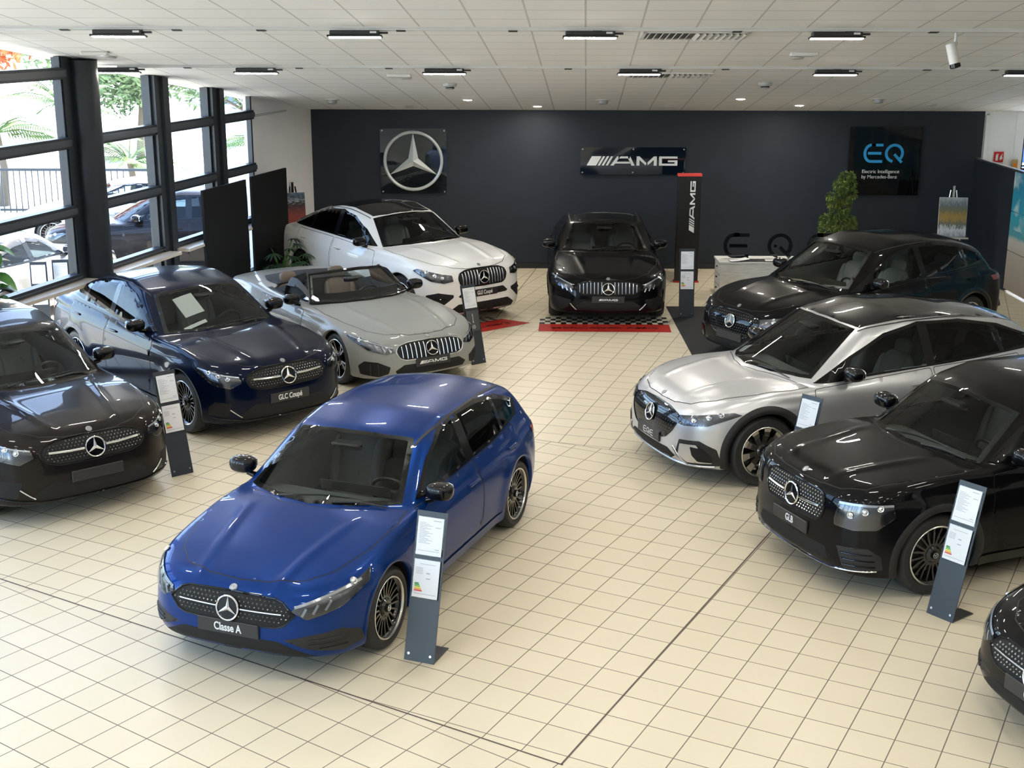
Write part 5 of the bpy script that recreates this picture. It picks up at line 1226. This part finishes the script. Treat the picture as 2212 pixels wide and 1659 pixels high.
# fire extinguisher sign, notice and call point on the white wall piece
def wallpix(px, py, Y): d = Vector(_R.T @ np.array([(px-1106)/2835., (829.5-py)/2835., 1.])); return d*(Y/d.y)+Vector((0, 0, CAM_H))
p = wallpix(2157, 339, WY+.03); r = empty('extinguisher_sign', p); q = MB(); q.box((-.095, -.004, -.10), (.095, 0, .10)); q.build('plate', mat('sign_red', (.55, .02, .02), .4), r)
q = MB(); q.box((-.055, -.007, -.07), (-.01, -.004, .04), bev=.001); q.box((-.045, -.007, .045), (-.005, -.004, .06)); q.prism([(.03, -.07), (.08, -.03), (.06, .02), (.08, .07), (.045, .03), (.02, -.02)], 0, .003, tf=Matrix.Translation((0, -.004, 0)) @ FACE_mY); q.build('pictogram', mat('sign_white', (.7, .7, .7), .4), r); tag(r, 'red fire extinguisher sign on the white wall piece', 'sign')
p = wallpix(2155, 363, WY+.03); r = empty('safety_notice', p); q = MB(); q.box((-.095, -.003, -.09), (.095, 0, .09)); q.build('sheet', mat('notice', (.55, .50, .42), .6), r); q = MB()
for i in range(5): q.box((-.07, -.005, -.06+.025*i), (.04+.01*(i % 3), -.003, -.052+.025*i))
q.build('printed_lines', mat('print_red', (.35, .12, .08), .6), r); tag(r, 'beige notice under the red extinguisher sign', 'notice')
p = wallpix(2191, 360, WY-.02); r = empty('wall_box', p); q = MB(); q.box((-.06, -.03, -.14), (.06, .02, .14), bev=.01); q.build('box', mat('box_beige', (.55, .42, .22), .5), r); q = MB(); q.box((-.035, -.034, .0), (.035, -.03, .07)); q.box((-.035, -.034, -.11), (.03, -.03, -.05)); q.build('orange_label', mat('label_orange', (.75, .25, .02), .5), r); tag(r, 'small beige and orange box on the pillar by the right window', 'box')

# ================================================================== price stands
paper = mat('paper_white', (.74, .75, .77), .5)
def price_stand(x, y, rz, label, lean=4, sheets=2, card=False, h=1.13):
    r = empty('price_stand', (x, y, 0), math.radians(rz)); tag(r, label, 'price stand', 'metal price stands by the cars')
    g = mat('stand_grey', (.034, .042, .050), .4, .2); M = Matrix.Rotation(math.radians(-lean), 4, 'X')
    q = MB(); q.box((-.125, -.004, 0), (.125, .004, h), tf=M); q.build('upright', g, r)
    q = MB(); q.add([(-.125, 0, .003), (.125, 0, .003), (.125, .28, .003), (-.0, .28, .003), (-.125, 0, .008), (.125, 0, .008), (.125, .28, .008), (-.0, .28, .008)], [(0, 3, 2, 1), (4, 5, 6, 7), (0, 1, 5, 4), (1, 2, 6, 5), (2, 3, 7, 6), (3, 0, 4, 7)]); q.build('foot_plate', mat('foot_grey', (.20, .20, .19), .3, .8), r)
    for bx in (-.09, .09): q = MB(); q.cyl((bx, -.004, .055), (bx, -.009, .055), .010, n=12, tf=M); q.build('rivet', satin, r)
    for k in range(sheets):
        z1 = h-.04-k*.325; z0 = z1-.297
        q = MB(); q.box((-.112, -.014, z0), (.112, -.006, z1), tf=M); s = q.build('sheet_holder', glass('holder_clear', (.9, .92, .93), 1.4), r)
        q = MB(); q.box((-.105, -.0165, z0+.004), (.105, -.0145, z1-.004), tf=M); pg = q.build('paper_sheet', paper if not (card and k) else mat('card_grey', (.06, .065, .07), .4), s)
        T = M @ Matrix.Translation((0, -.0168, 0)) @ FACE_mY
        def bars(lst, m_, nm):
            q = MB()
            for (x0, zz0, x1, zz1) in lst: q.prism([(x0, zz0), (x1, zz0), (x1, zz1), (x0, zz1)], 0, .0006, tf=T)
            q.build(nm, m_, pg)
        ink = mat('print_grey', (.42, .43, .45), .7)
        if card and k:
            sm = star_mb(.028, .1, 20, .09); q = MB(); q.add(sm.V, sm.F, 0, T @ Matrix.Translation((0, z0+.06, .002))); q.build('star_emblem', paper, pg)
            o = amg_logo(.13, paper, pg, 'lettering', .001); o.data.transform(T @ Matrix.Translation((0, z0+.18, .001)) @ Matrix.Rotation(PI/2, 4, 'Z'))
        elif k == 0:
            L = [(.02, z1-.03, .085, z1-.024)]+[(-.09, z1-.05-.011*i, (-.09+.05+.075*((i*7) % 5)/5), z1-.046-.011*i) for i in range(15)]+[(-.09, z0+.035, .09, z0+.039), (.04, z1-.08, .085, z1-.074), (.05, z0+.05, .085, z0+.056)]
            bars(L, ink, 'printed_lines')
        else:
            bars([(-.06, z1-.04, .07, z1-.036)]+[(-.09, z1-.07-.011*i, -.03, z1-.066-.011*i) for i in range(5)]+[(.0, z1-.11, .03, z1-.10), (.0, z1-.15, .035, z1-.142), (-.09, z0+.03, .09, z0+.034)], ink, 'printed_lines')
            for i, c_ in enumerate(((.01, .22, .06), (.03, .30, .05), (.25, .45, .05), (.75, .62, .03), (.75, .30, .03), (.60, .05, .03))):
                bars([(-.09, z0+.105-.011*i, -.055+.006*i, z0+.114-.011*i)], mat('energy_%d' % i, c_, .6), 'energy_band')
    return r
stands = [(-.70, 9.04, -21, 'tall grey price stand in front of the blue hatchback, its two sheets fully seen', 14.8, False, 1.15), (-3.52, 13.27, 41, 'grey price stand between the brownish SUV and the dark blue coupe SUV', 14.8, False, 1.13),
          (-.47, 18.01, 38, 'price stand with one white sheet and a grey card, by the grey roadster', 14, True, 1.13), (2.86, 21.09, 1, 'price stand in front of the red-topped totem', 7, False, 1.12),
          (2.78, 12.40, -50, 'price stand leaning by the front wheel of the silver SUV', 14.8, False, 1.13), (3.50, 9.83, -53, 'price stand in front of the boxy black SUV, tilted', 14.8, False, 1.14)]
for x, y, rz, lab, lean, card, h in stands: price_stand(x, y, rz, lab, lean, 2, card, h)

# ================================================================== totem, desk, mats
r = empty('totem_sign', (3.235, 24.06, 0)); q = MB(); q.box((-.215, 0, .02), (.215, .12, 1.96), bev=.008); q.build('column', mat('totem_black', (.010, .010, .011), .35), r)
q = MB(); q.box((-.22, -.004, 1.96), (.22, .124, 2.01), bev=.004); q.build('red_cap', mat('totem_red', (.62, .06, .05), .4), r); q = MB(); q.box((-.23, -.02, 0), (.23, .14, .025)); q.build('red_base', mat('totem_red2', (.45, .01, .01), .4), r)
o = amg_logo(.95, mat('sign_white', (.7, .7, .7), .4), r, extrude=.006); o.data.transform(Matrix.Translation((.06, -.0005, 1.40)) @ FACE_mY @ Matrix.Rotation(PI/2, 4, 'Z')); tag(r, 'upright black totem with a red top and lettering running upwards', 'totem sign')
wood = noisy('desk_whitewash', (.50, .50, .46), (.68, .69, .68), 6, .5, stretch=(1, 1, 14), lo=.3, hi=.7)
r = empty('letter_desk', (4.35, 23.05, 0)); q = MB(); q.box((-.72, -.30, .58), (.95, .34, .62), bev=.004); q.build('desk_top', wood, r); q = MB(); q.box((-.70, -.28, .0), (.93, .32, .58)); q.build('carcass', wood, r)
for z0, z1 in ((.40, .56), (.21, .37), (.02, .18)):
    q = MB(); q.box((-.715, -.26, z0), (-.70, .12, z1), bev=.004); d_ = q.build('drawer', mat('drawer_white', (.70, .73, .78), .4), r); q = MB(); q.cyl((-.715, -.07, (z0+z1)/2+.03), (-.74, -.07, (z0+z1)/2+.03), .014, n=12); q.build('knob', matt_black, d_)
tag(r, 'low whitewashed drawer desk carrying chrome letters, behind the black SUV', 'desk')
lt = mat('letter_chrome', (.50, .55, .60), .12, 1.0); q0 = None
for ch, x, lab in (('E', -.56, 'first of the three standing dark chrome letters, nearest the totem'), ('Q', .22, 'round middle letter of the dark chrome set on the desk'), ('E', .92, 'last dark chrome letter of the set, half behind the SUV roof')):
    r = empty('chrome_letter', (4.35+x-.05, 23.05, .62)); q = MB()
    for s_ in eq_strokes(ch, .44): q.prism(s_, -.06, .0, tf=Matrix.Translation((0, 0, .02)) @ FACE_mY)
    q.build('letter_body', mat('letter_dark', (.015, .017, .02), .12, .3, 1.0), r); q = MB(); q.box((.11, -.012, .215), (.42 if ch == 'E' else .16, -.002, .262)); q.build('bright_bar', lt, r); tag(r, lab, 'letter', 'standing letters on the desk')
for x, y, rz, lab in ((3.98, 22.85, .2, 'white leaflet curling on the desk under the first letter'), (4.62, 22.84, -.1, 'white leaflet on the desk under the middle letter')):
    q = MB(); n = 8
    for i in range(n): pass
    V = [(-.17+.34*i/n, s_*.10, .004+.03*(i/n)**2) for i in range(n+1) for s_ in (-1, 1)]+[(-.17+.34*i/n, s_*.10, .0+.03*(i/n)**2) for i in range(n+1) for s_ in (-1, 1)]
    F = [(2*i, 2*i+2, 2*i+3, 2*i+1) for i in range(n)]+[(2*(n+1)+2*i, 2*(n+1)+2*i+1, 2*(n+1)+2*i+3, 2*(n+1)+2*i+2) for i in range(n)]
    q.add(V, F); o = q.build('leaflet', paper); o.location = (x, y, .622); o.rotation_euler = (0, 0, rz); tag(o, lab, 'leaflet', 'leaflets on the desk')
q = MB(); q.box((-.30, -.14, 0), (.30, .10, .012)); o = q.build('desk_tray', matt_black); o.location = (4.30, 22.92, .621); tag(o, 'flat dark tray on the desk under the leaflets', 'tray')
for o in bpy.data.objects:
    if o.name.startswith('leaflet'): o.location.z = .634
# floor stickers with chequered edge
red = mat('sticker_red', (.50, .035, .025), .25)
def sticker(pts, label, rows=3, cols=24):
    """pts: far left, far right, near right, near left on the floor"""
    A, B, C_, D_ = [Vector((*p, 0)) for p in pts]; r = empty('floor_sticker', tuple((A+B+C_+D_)/4)); o0 = (A+B+C_+D_)/4; z = .003
    def P(u, v): p = (A*(1-u)+B*u)*(1-v)+(D_*(1-u)+C_*u)*v-o0; return (p.x, p.y, z)
    def quad(b, u0, u1, v0, v1, dz=0): V = [P(u0, v0), P(u1, v0), P(u1, v1), P(u0, v1)]; V = [(a, c, e+dz) for a, c, e in V]; b.add(V, [(3, 2, 1, 0)])
    q = MB(); quad(q, 0, 1, .50, 1); q.build('red_band', red, r)
    q = MB(); q2 = MB()
    for i in range(cols*1):
        for j in range(rows+1): quad(q if (i+j) % 2 else q2, i/cols, (i+1)/cols, j*.50/(rows+1), (j+1)*.50/(rows+1))
    q.build('black_checks', mat('check_black', (.008, .008, .008), .3), r); q2.build('white_checks', mat('check_white', (.62, .58, .48), .3), r)
    t = text_mesh('MERCEDES-AMG', .16, mat('sticker_ink', (.12, .008, .008), .4), r, sx=1.45, bold=.004, extrude=.0004)
    ux = (B-A).normalized(); uy = (A-D_).normalized(); uy = (uy-ux*uy.dot(ux)).normalized(); c_ = Vector(P(.5, .76)); t.data.transform(Matrix(((ux.x, uy.x, 0, c_.x), (ux.y, uy.y, 0, c_.y), (0, 0, 1, .0045), (0, 0, 0, 1))))
    tag(r, label, 'floor sticker', 'red and chequered floor stickers')
sticker([(.46, 21.05), (2.53, 21.05), (2.49, 19.99), (.41, 20.03)], 'red and chequered floor sticker under the nose of the black saloon')
u_ = Vector((math.cos(math.radians(40.3)), math.sin(math.radians(40.3)))); v_ = Vector((-u_.y, u_.x)); fr_ = Vector((.3, 20.62)); nr = fr_-u_*2.1
sticker([tuple(nr+v_*1.05-Vector((0, 0))), tuple(fr_+v_*1.05-u_*.35), tuple(fr_), tuple(nr)], 'red and chequered floor sticker under the nose of the white coupe SUV')
q = MB(); q.box((2.62, 17.6, 0), (5.2, 21.9, .008), bev=.002); o = q.build('carpet', noisy('carpet_black', (.008, .009, .011), (.016, .017, .02), 120, .9)); tag(o, 'flat black carpet under the black electric SUV', 'carpet')

# ================================================================== partitions, mural, display boards
r = empty('partition_wall', (8.9, 0, 0)); q = MB(); q.box((-.04, 23.32, .02), (.04, 25.40, 2.16)); q.build('dark_panel', dark, r); q = MB(); q.box((-.045, 16.5, 2.16), (.045, 25.40, 2.19)); q.build('top_rail', satin, r)
mm = bpy.data.materials.new('mural_print'); mm.use_nodes = True; n = mm.node_tree.nodes; l = mm.node_tree.links; b = n['Principled BSDF']; b.inputs['Roughness'].default_value = .35
g = n.new('ShaderNodeNewGeometry'); sp = n.new('ShaderNodeSeparateXYZ'); l.new(g.outputs['Position'], sp.inputs[0])
nz = n.new('ShaderNodeTexNoise'); nz.inputs['Scale'].default_value = 1.3; nz.inputs['Detail'].default_value = 6; l.new(g.outputs['Position'], nz.inputs['Vector'])
cr = n.new('ShaderNodeValToRGB'); e = cr.color_ramp.elements; e[0].position = 0; e[0].color = (.30, .25, .20, 1); e[1].position = 1; e[1].color = (.05, .25, .45, 1)
for ps, c_ in ((.34, (.42, .38, .33)), (.44, (.50, .48, .44)), (.47, (.10, .32, .36)), (.62, (.03, .33, .45)), (.85, (.03, .26, .42))): x_ = e.new(ps); x_.color = (*c_, 1)
zz = math_node(n, l, 'ADD', math_node(n, l, 'DIVIDE', sp.outputs[2], 2.2), math_node(n, l, 'MULTIPLY', math_node(n, l, 'SUBTRACT', nz.outputs['Fac'], .5), .10)); l.new(zz, cr.inputs[0])
n2 = n.new('ShaderNodeTexNoise'); n2.inputs['Scale'].default_value = 1.9; n2.inputs['Detail'].default_value = 7; l.new(g.outputs['Position'], n2.inputs['Vector']); c2 = n.new('ShaderNodeValToRGB'); c2.color_ramp.elements[0].position = .50; c2.color_ramp.elements[1].position = .66; l.new(n2.outputs['Fac'], c2.inputs[0])
sky_m = math_node(n, l, 'MULTIPLY', c2.outputs[0], math_node(n, l, 'GREATER_THAN', zz, .52)); mx = n.new('ShaderNodeMix'); mx.data_type = 'RGBA'; l.new(sky_m, mx.inputs[0]); l.new(cr.outputs[0], mx.inputs[6]); mx.inputs[7].default_value = (.65, .72, .72, 1); l.new(mx.outputs[2], b.inputs['Base Color'])
for i, y1 in enumerate((23.32, 21.9, 20.5, 19.1, 17.7)):
    for z0 in (.06, .76, 1.46): q = MB(); q.box((-.035, y1-1.39, z0), (.035, y1-.005, z0+.69), bev=.003); q.build('mural_panel', mm, r)
tag(r, 'free-standing partition, dark then printed with a beach and blue sky', 'partition')
bd = mat('board_black', (.005, .0055, .007), .6, spec=.2)
for y0, y1, h, lab in ((20.45, 21.95, 2.14, 'black display board before the glazing, the one nearer the viewer'), (22.15, 23.55, 2.16, 'black display board before the glazing, next to the white wall')):
    r = empty('display_board', wp((y0+y1)/2, .30)); c_ = r.location.copy(); q = MB(); p = [wp(y0, .28), wp(y1, .28), wp(y1, .32), wp(y0, .32)]; p = [v-c_ for v in p]
    V = [(v.x, v.y, .04) for v in p]+[(v.x, v.y, h) for v in p]; q.add(V, [(0, 3, 2, 1), (4, 5, 6, 7), (0, 1, 5, 4), (1, 2, 6, 5), (2, 3, 7, 6), (3, 0, 4, 7)]); q.build('board', bd, r)
    for yy in (y0+.15, y1-.15): a_ = wp(yy, .10)-c_; b_ = wp(yy, .50)-c_; q = MB(); q.tube([(a_.x, a_.y, .02), (b_.x, b_.y, .02)], .02, 6); q.build('foot', steel, r)
    tag(r, lab, 'display board', 'display boards')

# ================================================================== easels with pictures
def easel(x, y, rz, cmat, w, h, zb, lab_e, lab_p, leg_m):
    r = empty('easel', (x, y, 0), rz); tag(r, lab_e, 'easel')
    for a, b_ in (((-.28, -.12, 0), (-.05, .02, 1.72)), ((.28, -.12, 0), (.05, .02, 1.72)), ((0, .45, 0), (0, .04, 1.70))): q = MB(); q.tube([a, b_], .014, 8); q.build('leg', leg_m, r, smooth=True)
    q = MB(); q.box((-.02, -.01, zb-.06), (.02, .02, 1.80)); q.build('mast', leg_m, r); q = MB(); q.box((-.30, -.17, zb-.03), (.30, -.01, zb)); q.build('ledge', leg_m, r)
    p = empty('picture_canvas', (x, y, 0), rz); tag(p, lab_p, 'picture'); M = Matrix.Translation((0, -.125, zb)) @ Matrix.Rotation(math.radians(-7), 4, 'X')
    q = MB(); q.box((-w/2, -.02, 0), (w/2, .01, h), tf=M); o = q.build('canvas', mat('canvas_edge', (.5, .5, .5), .7), p); q = MB(); q.box((-w/2+.004, -.0225, .004), (w/2-.004, -.0202, h-.004), tf=M); q.build('painting', cmat, p)
def picture(name, stops, zlo, zhi, nscale=5, stretch=(1, 1, 3)):
    m = mat(name, (.5, .5, .5), .6); n = m.node_tree.nodes; l = m.node_tree.links; b = n['Principled BSDF']; tc = n.new('ShaderNodeTexCoord'); sp = n.new('ShaderNodeSeparateXYZ'); l.new(tc.outputs['Generated'], sp.inputs[0])
    mp = n.new('ShaderNodeMapping'); mp.inputs['Scale'].default_value = stretch; l.new(tc.outputs['Generated'], mp.inputs[0]); nz = n.new('ShaderNodeTexNoise'); nz.inputs['Scale'].default_value = nscale; nz.inputs['Detail'].default_value = 6; l.new(mp.outputs[0], nz.inputs['Vector'])
    v = math_node(n, l, 'ADD', sp.outputs[2], math_node(n, l, 'MULTIPLY', math_node(n, l, 'SUBTRACT', nz.outputs['Fac'], .5), .45)); cr = n.new('ShaderNodeValToRGB'); e = cr.color_ramp.elements
    e[0].position = stops[0][0]; e[0].color = (*stops[0][1], 1); e[1].position = stops[-1][0]; e[1].color = (*stops[-1][1], 1)
    for p_, c_ in stops[1:-1]: q = e.new(p_); q.color = (*c_, 1)
    l.new(v, cr.inputs[0]); l.new(cr.outputs[0], b.inputs['Base Color']); return m
easel(8.08, 24.1, math.radians(-8), picture('autumn_lake', [(0, (.25, .27, .33)), (.18, (.55, .58, .62)), (.3, (.10, .11, .10)), (.5, (.35, .22, .05)), (.65, (.16, .15, .08)), (.8, (.12, .14, .16)), (1, (.35, .38, .42))], 0, 1, 6, (3, 1, 1)), .50, .72, .88, 'grey easel near the dark partition at the right', 'canvas of a yellow autumn forest by grey water', satin)
easel(-4.07, 24.35, math.radians(20), picture('red_plain', [(0, (.20, .03, .02)), (.35, (.28, .05, .03)), (.6, (.10, .03, .03)), (.72, (.02, .025, .03)), (.82, (.30, .36, .42)), (.88, (.03, .04, .06)), (1, (.10, .16, .24))], 0, 1, 7, (1, 1, 4)), .42, .70, .92, 'dark easel before the white wall piece at the left', 'canvas of a red plain under a dark sky', bd)

# ================================================================== plants
def leafmesh(b, base, tipdir, L, w, droop=.3, lobes=0, n=8, m=0, curl=.1):
    d = Vector(tipdir).normalized(); s = d.cross(Vector((0, 0, 1))); s = s.normalized() if s.length > .01 else Vector((1, 0, 0)); u = s.cross(d); V = []
    for i in range(n+1):
        t = i/n; ww = w*math.sin(PI*min(1, t*.96+.03))**.7*(1-.25*t)
        if lobes: ww *= .45+.55*abs(math.sin(t*lobes*PI))
        c = Vector(base)+d*L*t-Vector((0, 0, 1))*droop*L*t*t
        V += [c-s*ww/2+u*curl*ww, c, c+s*ww/2+u*curl*ww]
    F = []
    for i in range(n): a = i*3; F += [(a, a+1, a+4, a+3), (a+1, a+2, a+5, a+4)]
    b.add(V, F, m)
rp = random.Random(5)
leaf_d = noisy('leaf_dark', (.012, .035, .015), (.03, .07, .03), 12, .35, coat=.2); leaf_b = noisy('leaf_bright', (.035, .13, .02), (.07, .22, .04), 12, .35, coat=.2)
pot_d = mat('pot_dark', (.015, .015, .016), .4); soil = noisy('soil', (.02, .013, .008), (.05, .03, .02), 60, .9)
def potted(name, x, y, pr_, ph, label, potm=pot_d):
    r = empty(name, (x, y, 0)); tag(r, label, 'potted plant'); q = MB(); q.lathe([(0, 0), (pr_*.78, 0), (pr_, ph), (pr_*.93, ph), (pr_*.9, ph-.04)], 28, axis='z'); q.build('pot', potm, r, smooth=30); q = MB(); q.lathe([(0, ph-.035), (pr_*.91, ph-.035)], 28, axis='z'); q.build('soil', soil, r); return r
r = potted('split_leaf_plant', -4.0, 22.35, .15, .36, 'dark pot plant with deeply cut leaves behind the white SUV tail')
st_ = MB(); lf = MB()
for i in range(22):
    a = i*2.4; el = rp.uniform(.1, 1.2); L = rp.uniform(.35, .80); p0_ = Vector((0, 0, .34)); tip = p0_+Vector((math.cos(a)*math.cos(el), math.sin(a)*math.cos(el), math.sin(el)*1.1))*L*.9; mid = (p0_+tip)/2+Vector((0, 0, .12))
    st_.tube([p0_, mid, tip], .007, 5)
    for k in range(9): aa = a+(k-4)*.42; leafmesh(lf, tip, (math.cos(aa)*.8, math.sin(aa)*.8, -.15+.1*rp.random()), .24-.02*abs(k-4), .045, .35, n=4)
st_.build('stems', leaf_b, r, smooth=True); o = lf.build('leaves', leaf_d, r, smooth=True); o['kind'] = 'stuff'
r = potted('fig_plant', -6.12, 15.1, .18, .34, 'big round-leaved plant at the left edge by the glazing')
st_ = MB(); lf = MB(); st_.tube([(0, 0, .3), (.03, 0, 1.2), (0, .02, 2.15)], [.02, .016, .008], 8)
for i in range(24):
    z = 1.30+i*.037; a = i*2.4; leafmesh(lf, (0, 0, z), (math.cos(a), math.sin(a), rp.uniform(-.2, .9)), .36, .27, .5, n=7, curl=.25)
st_.build('stems', mat('bark', (.06, .04, .025), .8), r, smooth=True)
o = lf.build('leaves', leaf_b, r, smooth=True); o['kind'] = 'stuff'
r = potted('curly_conifer', 6.10, 24.45, .20, .38, 'tall wavy green conifer in a pot behind the black SUV')
fol = noisy('conifer_leaf', (.035, .075, .010), (.16, .22, .04), 14, .7); st_ = MB(); st_.tube([(0, 0, .3), (.02, 0, 1.2), (0, 0, 1.95)], [.03, .02, .008], 8); st_.build('trunk', mat('bark', (.06, .04, .025), .8), r, smooth=True)
lf = MB(); clumps = [(-.18, .92, .22), (.14, .95, .22), (0, 1.06, .22), (-.24, 1.10, .13), (.22, 1.08, .12), (-.06, 1.24, .13), (.10, 1.33, .12), (-.12, 1.42, .12), (-.16, 1.54, .10), (.12, 1.50, .11), (.20, 1.60, .11), (.02, 1.66, .09), (-.04, 1.76, .11), (.16, 1.78, .12), (.06, 1.89, .12), (.17, 1.92, .08)]
for cx_, cz_, cr_ in clumps:
    for i in range(int(2600*cr_)):
        d = Vector((rp.gauss(0, 1), rp.gauss(0, 1), rp.gauss(0, 1))).normalized(); p_ = Vector((cx_, 0, cz_))+Vector((d.x, d.y*.8, d.z))*cr_*rp.uniform(.55, 1.0); t = (d+Vector((0, 0, -.6))).normalized()*.045; s_ = t.cross(Vector((rp.random(), rp.random(), .3))).normalized()*.012
        n_ = len(lf.V); lf.V += [tuple(p_-s_), tuple(p_+s_), tuple(p_+t)]; lf.F.append((n_, n_+1, n_+2)); lf.M.append(0)
o = lf.build('foliage', fol, r); o['kind'] = 'stuff'

# ================================================================== outside the glazing
q = link('ground', ([(-120, -40, -.06), (60, -40, -.06), (60, 160, -.06), (-120, 160, -.06)], [(0, 1, 2, 3)]), noisy('forecourt', (.55, .54, .52), (.66, .65, .63), .6, .85)); structure(q)
q = MB(); q.box((-60, 31.8, -.05), (-8.0, 32.2, .10)); structure(q.build('kerb', mat('kerb_stone', (.6, .6, .58), .8)))
r = empty('railing', (-14.5, 32.4, 0)); tag(r, 'dark metal railing across the forecourt seen through the glass', 'railing'); q = MB(); q.box((-10, -.02, 1.10), (6, .02, 1.16)); q.box((-10, -.02, .12), (6, .02, .17)); q.build('rail', steel, r)
for i in range(-66, 34, 1):
    if i*.15 > 5.9: break
    q = MB(); q.box((i*.15-.011, -.01, -.05), (i*.15+.011, .01, 1.12)); q.build('baluster', steel, r)
r = empty('lamp_post', (-12.2, 31.0, 0)); tag(r, 'pale lamp post outside the first window', 'lamp post'); q = MB(); q.tube([(0, 0, -.06), (0, 0, 6.5)], [.08, .06], 14); q.build('pole', mat('post_grey', (.35, .42, .45), .5), r, smooth=True); q = MB(); q.lathe([(.16, -.05), (.16, 0), (.09, .02)], 16, axis='z'); q.build('base_plate', mat('post_grey', (.35, .42, .45), .5), r)
def tree(name, x, y, h, cr_, n, m, label, seed, tm=None, flat=1.0, leaf=.15, zc=None, cat='tree'):
    rr = random.Random(seed); r = empty(name, (x, y, -.06)); tag(r, label, cat, 'trees and palms beyond the forecourt'); t = MB(); top = Vector((rr.uniform(-.3, .3), rr.uniform(-.3, .3), h*.75)); t.tube([(0, 0, 0), top*.5, top], [.16, .12, .05], 8)
    for i in range(7): a = i*2.4; e = top*.55; t.tube([e, e+Vector((math.cos(a)*cr_*.6, math.sin(a)*cr_*.6, h*.25))], [.06, .02], 6)
    t.build('trunk', mat('bark_pale', (.16, .12, .08), .85), r, smooth=True); l_ = MB(); cl = [(Vector((rr.uniform(-1, 1)*cr_*.7, rr.uniform(-1, 1)*cr_*.7, h*(.72+rr.uniform(-.18, .2)))), cr_*rr.uniform(.3, .5)) for _ in range(12)]
    for i in range(n):
        c_, k = cl[i % 12]; d = Vector((rr.gauss(0, 1), rr.gauss(0, 1), rr.gauss(0, 1)*flat)).normalized(); p_ = c_+d*k*rr.uniform(.5, 1); t1 = Vector((rr.gauss(0, 1), rr.gauss(0, 1), rr.gauss(0, .6))).normalized()*leaf; s_ = t1.cross(d).normalized()*leaf*.35
        n_ = len(l_.V); l_.V += [tuple(p_-t1), tuple(p_+s_), tuple(p_+t1), tuple(p_-s_)]; l_.F.append((n_, n_+1, n_+2, n_+3)); l_.M.append(0)
    o = l_.build('leaves', m, r); o['kind'] = 'stuff'
lg = noisy('tree_green', (.10, .17, .07), (.20, .28, .11), 2, .7); lo_ = noisy('flame_flowers', (.40, .05, .01), (.45, .16, .02), 2, .7)
tree('flame_tree', -16.2, 39.5, 7.6, 3.0, 4500, lo_, 'tree with orange flowers behind the top left window', 1)
tree('leafy_tree', -13.2, 47.0, 4.6, 3.6, 6000, lg, 'leafy tree right of the orange one, behind the lamp post', 2)
tree('leafy_tree', -8.6, 44.0, 4.3, 3.0, 5000, lg, 'leafy tree behind the last window bays', 3)
tree('flame_tree', -9.5, 55.0, 5.6, 3.0, 4000, lo_, 'far orange-flowered tree above the second bay', 4)
tree('leafy_tree', -21.0, 45.0, 4.8, 3.2, 5000, lg, 'leafy tree at the far left behind the railing', 6)
def palm(x, y, h, label, seed, L=2.0):
    rr = random.Random(seed); r = empty('palm_tree', (x, y, -.06)); tag(r, label, 'palm', 'trees and palms beyond the forecourt'); t = MB(); t.tube([(0, 0, 0), (.1, 0, h*.5), (0, 0, h)], [.14, .10, .07], 10); t.build('trunk', mat('bark_pale', (.16, .12, .08), .85), r, smooth=True)
    pm = noisy('palm_green', (.05, .12, .02), (.14, .20, .04), 3, .5)
    for i in range(13):
        a = i*2.4; el = rr.uniform(.15, 1.2); f = MB(); base = Vector((0, 0, h)); d = Vector((math.cos(a)*math.cos(el), math.sin(a)*math.cos(el), math.sin(el)))
        pts = [base+d*L*t-Vector((0, 0, 1))*L*.55*t*t for t in (0, .25, .5, .75, 1)]; f.tube(pts, [.02, .016, .012, .008, .004], 5)
        for k in range(26):
            t_ = .12+.86*k/26; j = min(3, int(t_*4)); c_ = pts[j].lerp(pts[j+1], t_*4-j); s_ = d.cross(Vector((0, 0, 1))).normalized()
            for e in (-1, 1): leafmesh(f, c_, s_*e+d*.6-Vector((0, 0, .35)), L*.28*math.sin(PI*min(.95, t_+.12)), .05, .3, n=2)
        f.build('frond', pm, r)
palm(-13.4, 34.6, 1.9, 'young palm behind the railing in the first window', 1, 2.3); palm(-12.0, 35.5, 2.6, 'palm to the right of the lamp post', 2, 2.1); palm(-9.9, 34.2, 1.2, 'low palm seen in the second window bay', 3, 1.7); palm(-6.6, 35.0, 1.7, 'palm seen in the last window bay', 4, 1.8); palm(-15.8, 36.0, 2.4, 'tall palm at the left edge beyond the railing', 5, 2.4)
r = empty('white_building', (-9.0, 62.0, 0)); tag(r, 'low white building with small square windows far outside', 'building'); q = MB(); q.box((-6, 0, -.06), (9, 6, 4.4)); q.build('wall', mat('building_white', (.75, .75, .74), .8), r)
for j in range(2):
    for i in range(13): q = MB(); q.box((-5.4+i*1.1, -.03, .9+j*1.6), (-4.9+i*1.1, .01, 1.6+j*1.6)); q.build('window', mat('pane_blue', (.15, .20, .30), .2), r)
q = MB(); q.box((-6.2, -.2, 4.4), (9.2, 6.2, 4.6)); q.build('roof', mat('roof_grey', (.5, .5, .5), .8), r)
# office block behind the right-hand window
r = empty('office_block', (16.5, 45, 0)); tag(r, 'blue glazed building with white frames behind the right window', 'building'); q = MB(); q.box((-6, 0, 0), (6, 5, 9)); q.build('glass_front', mat('office_blue', (.04, .10, .30), .2), r)
q = MB()
for i in range(16): q.box((-6+i*.8, -.05, 0), (-5.9+i*.8, 0, 9))
for j in range(11): q.box((-6, -.05, j*.85), (6, 0, j*.85+.08))
q.build('white_frames', mat('building_white', (.75, .75, .74), .8), r)
for x, y, lab in ((-6.95, 19.9, 'small price stand outside, the one nearer the window post'), (-7.22, 19.7, 'small price stand outside, the farther left one')):
    price_stand(x, y, 10, lab, 3, 2, False, 1.13)

for fn in CARS: fn()
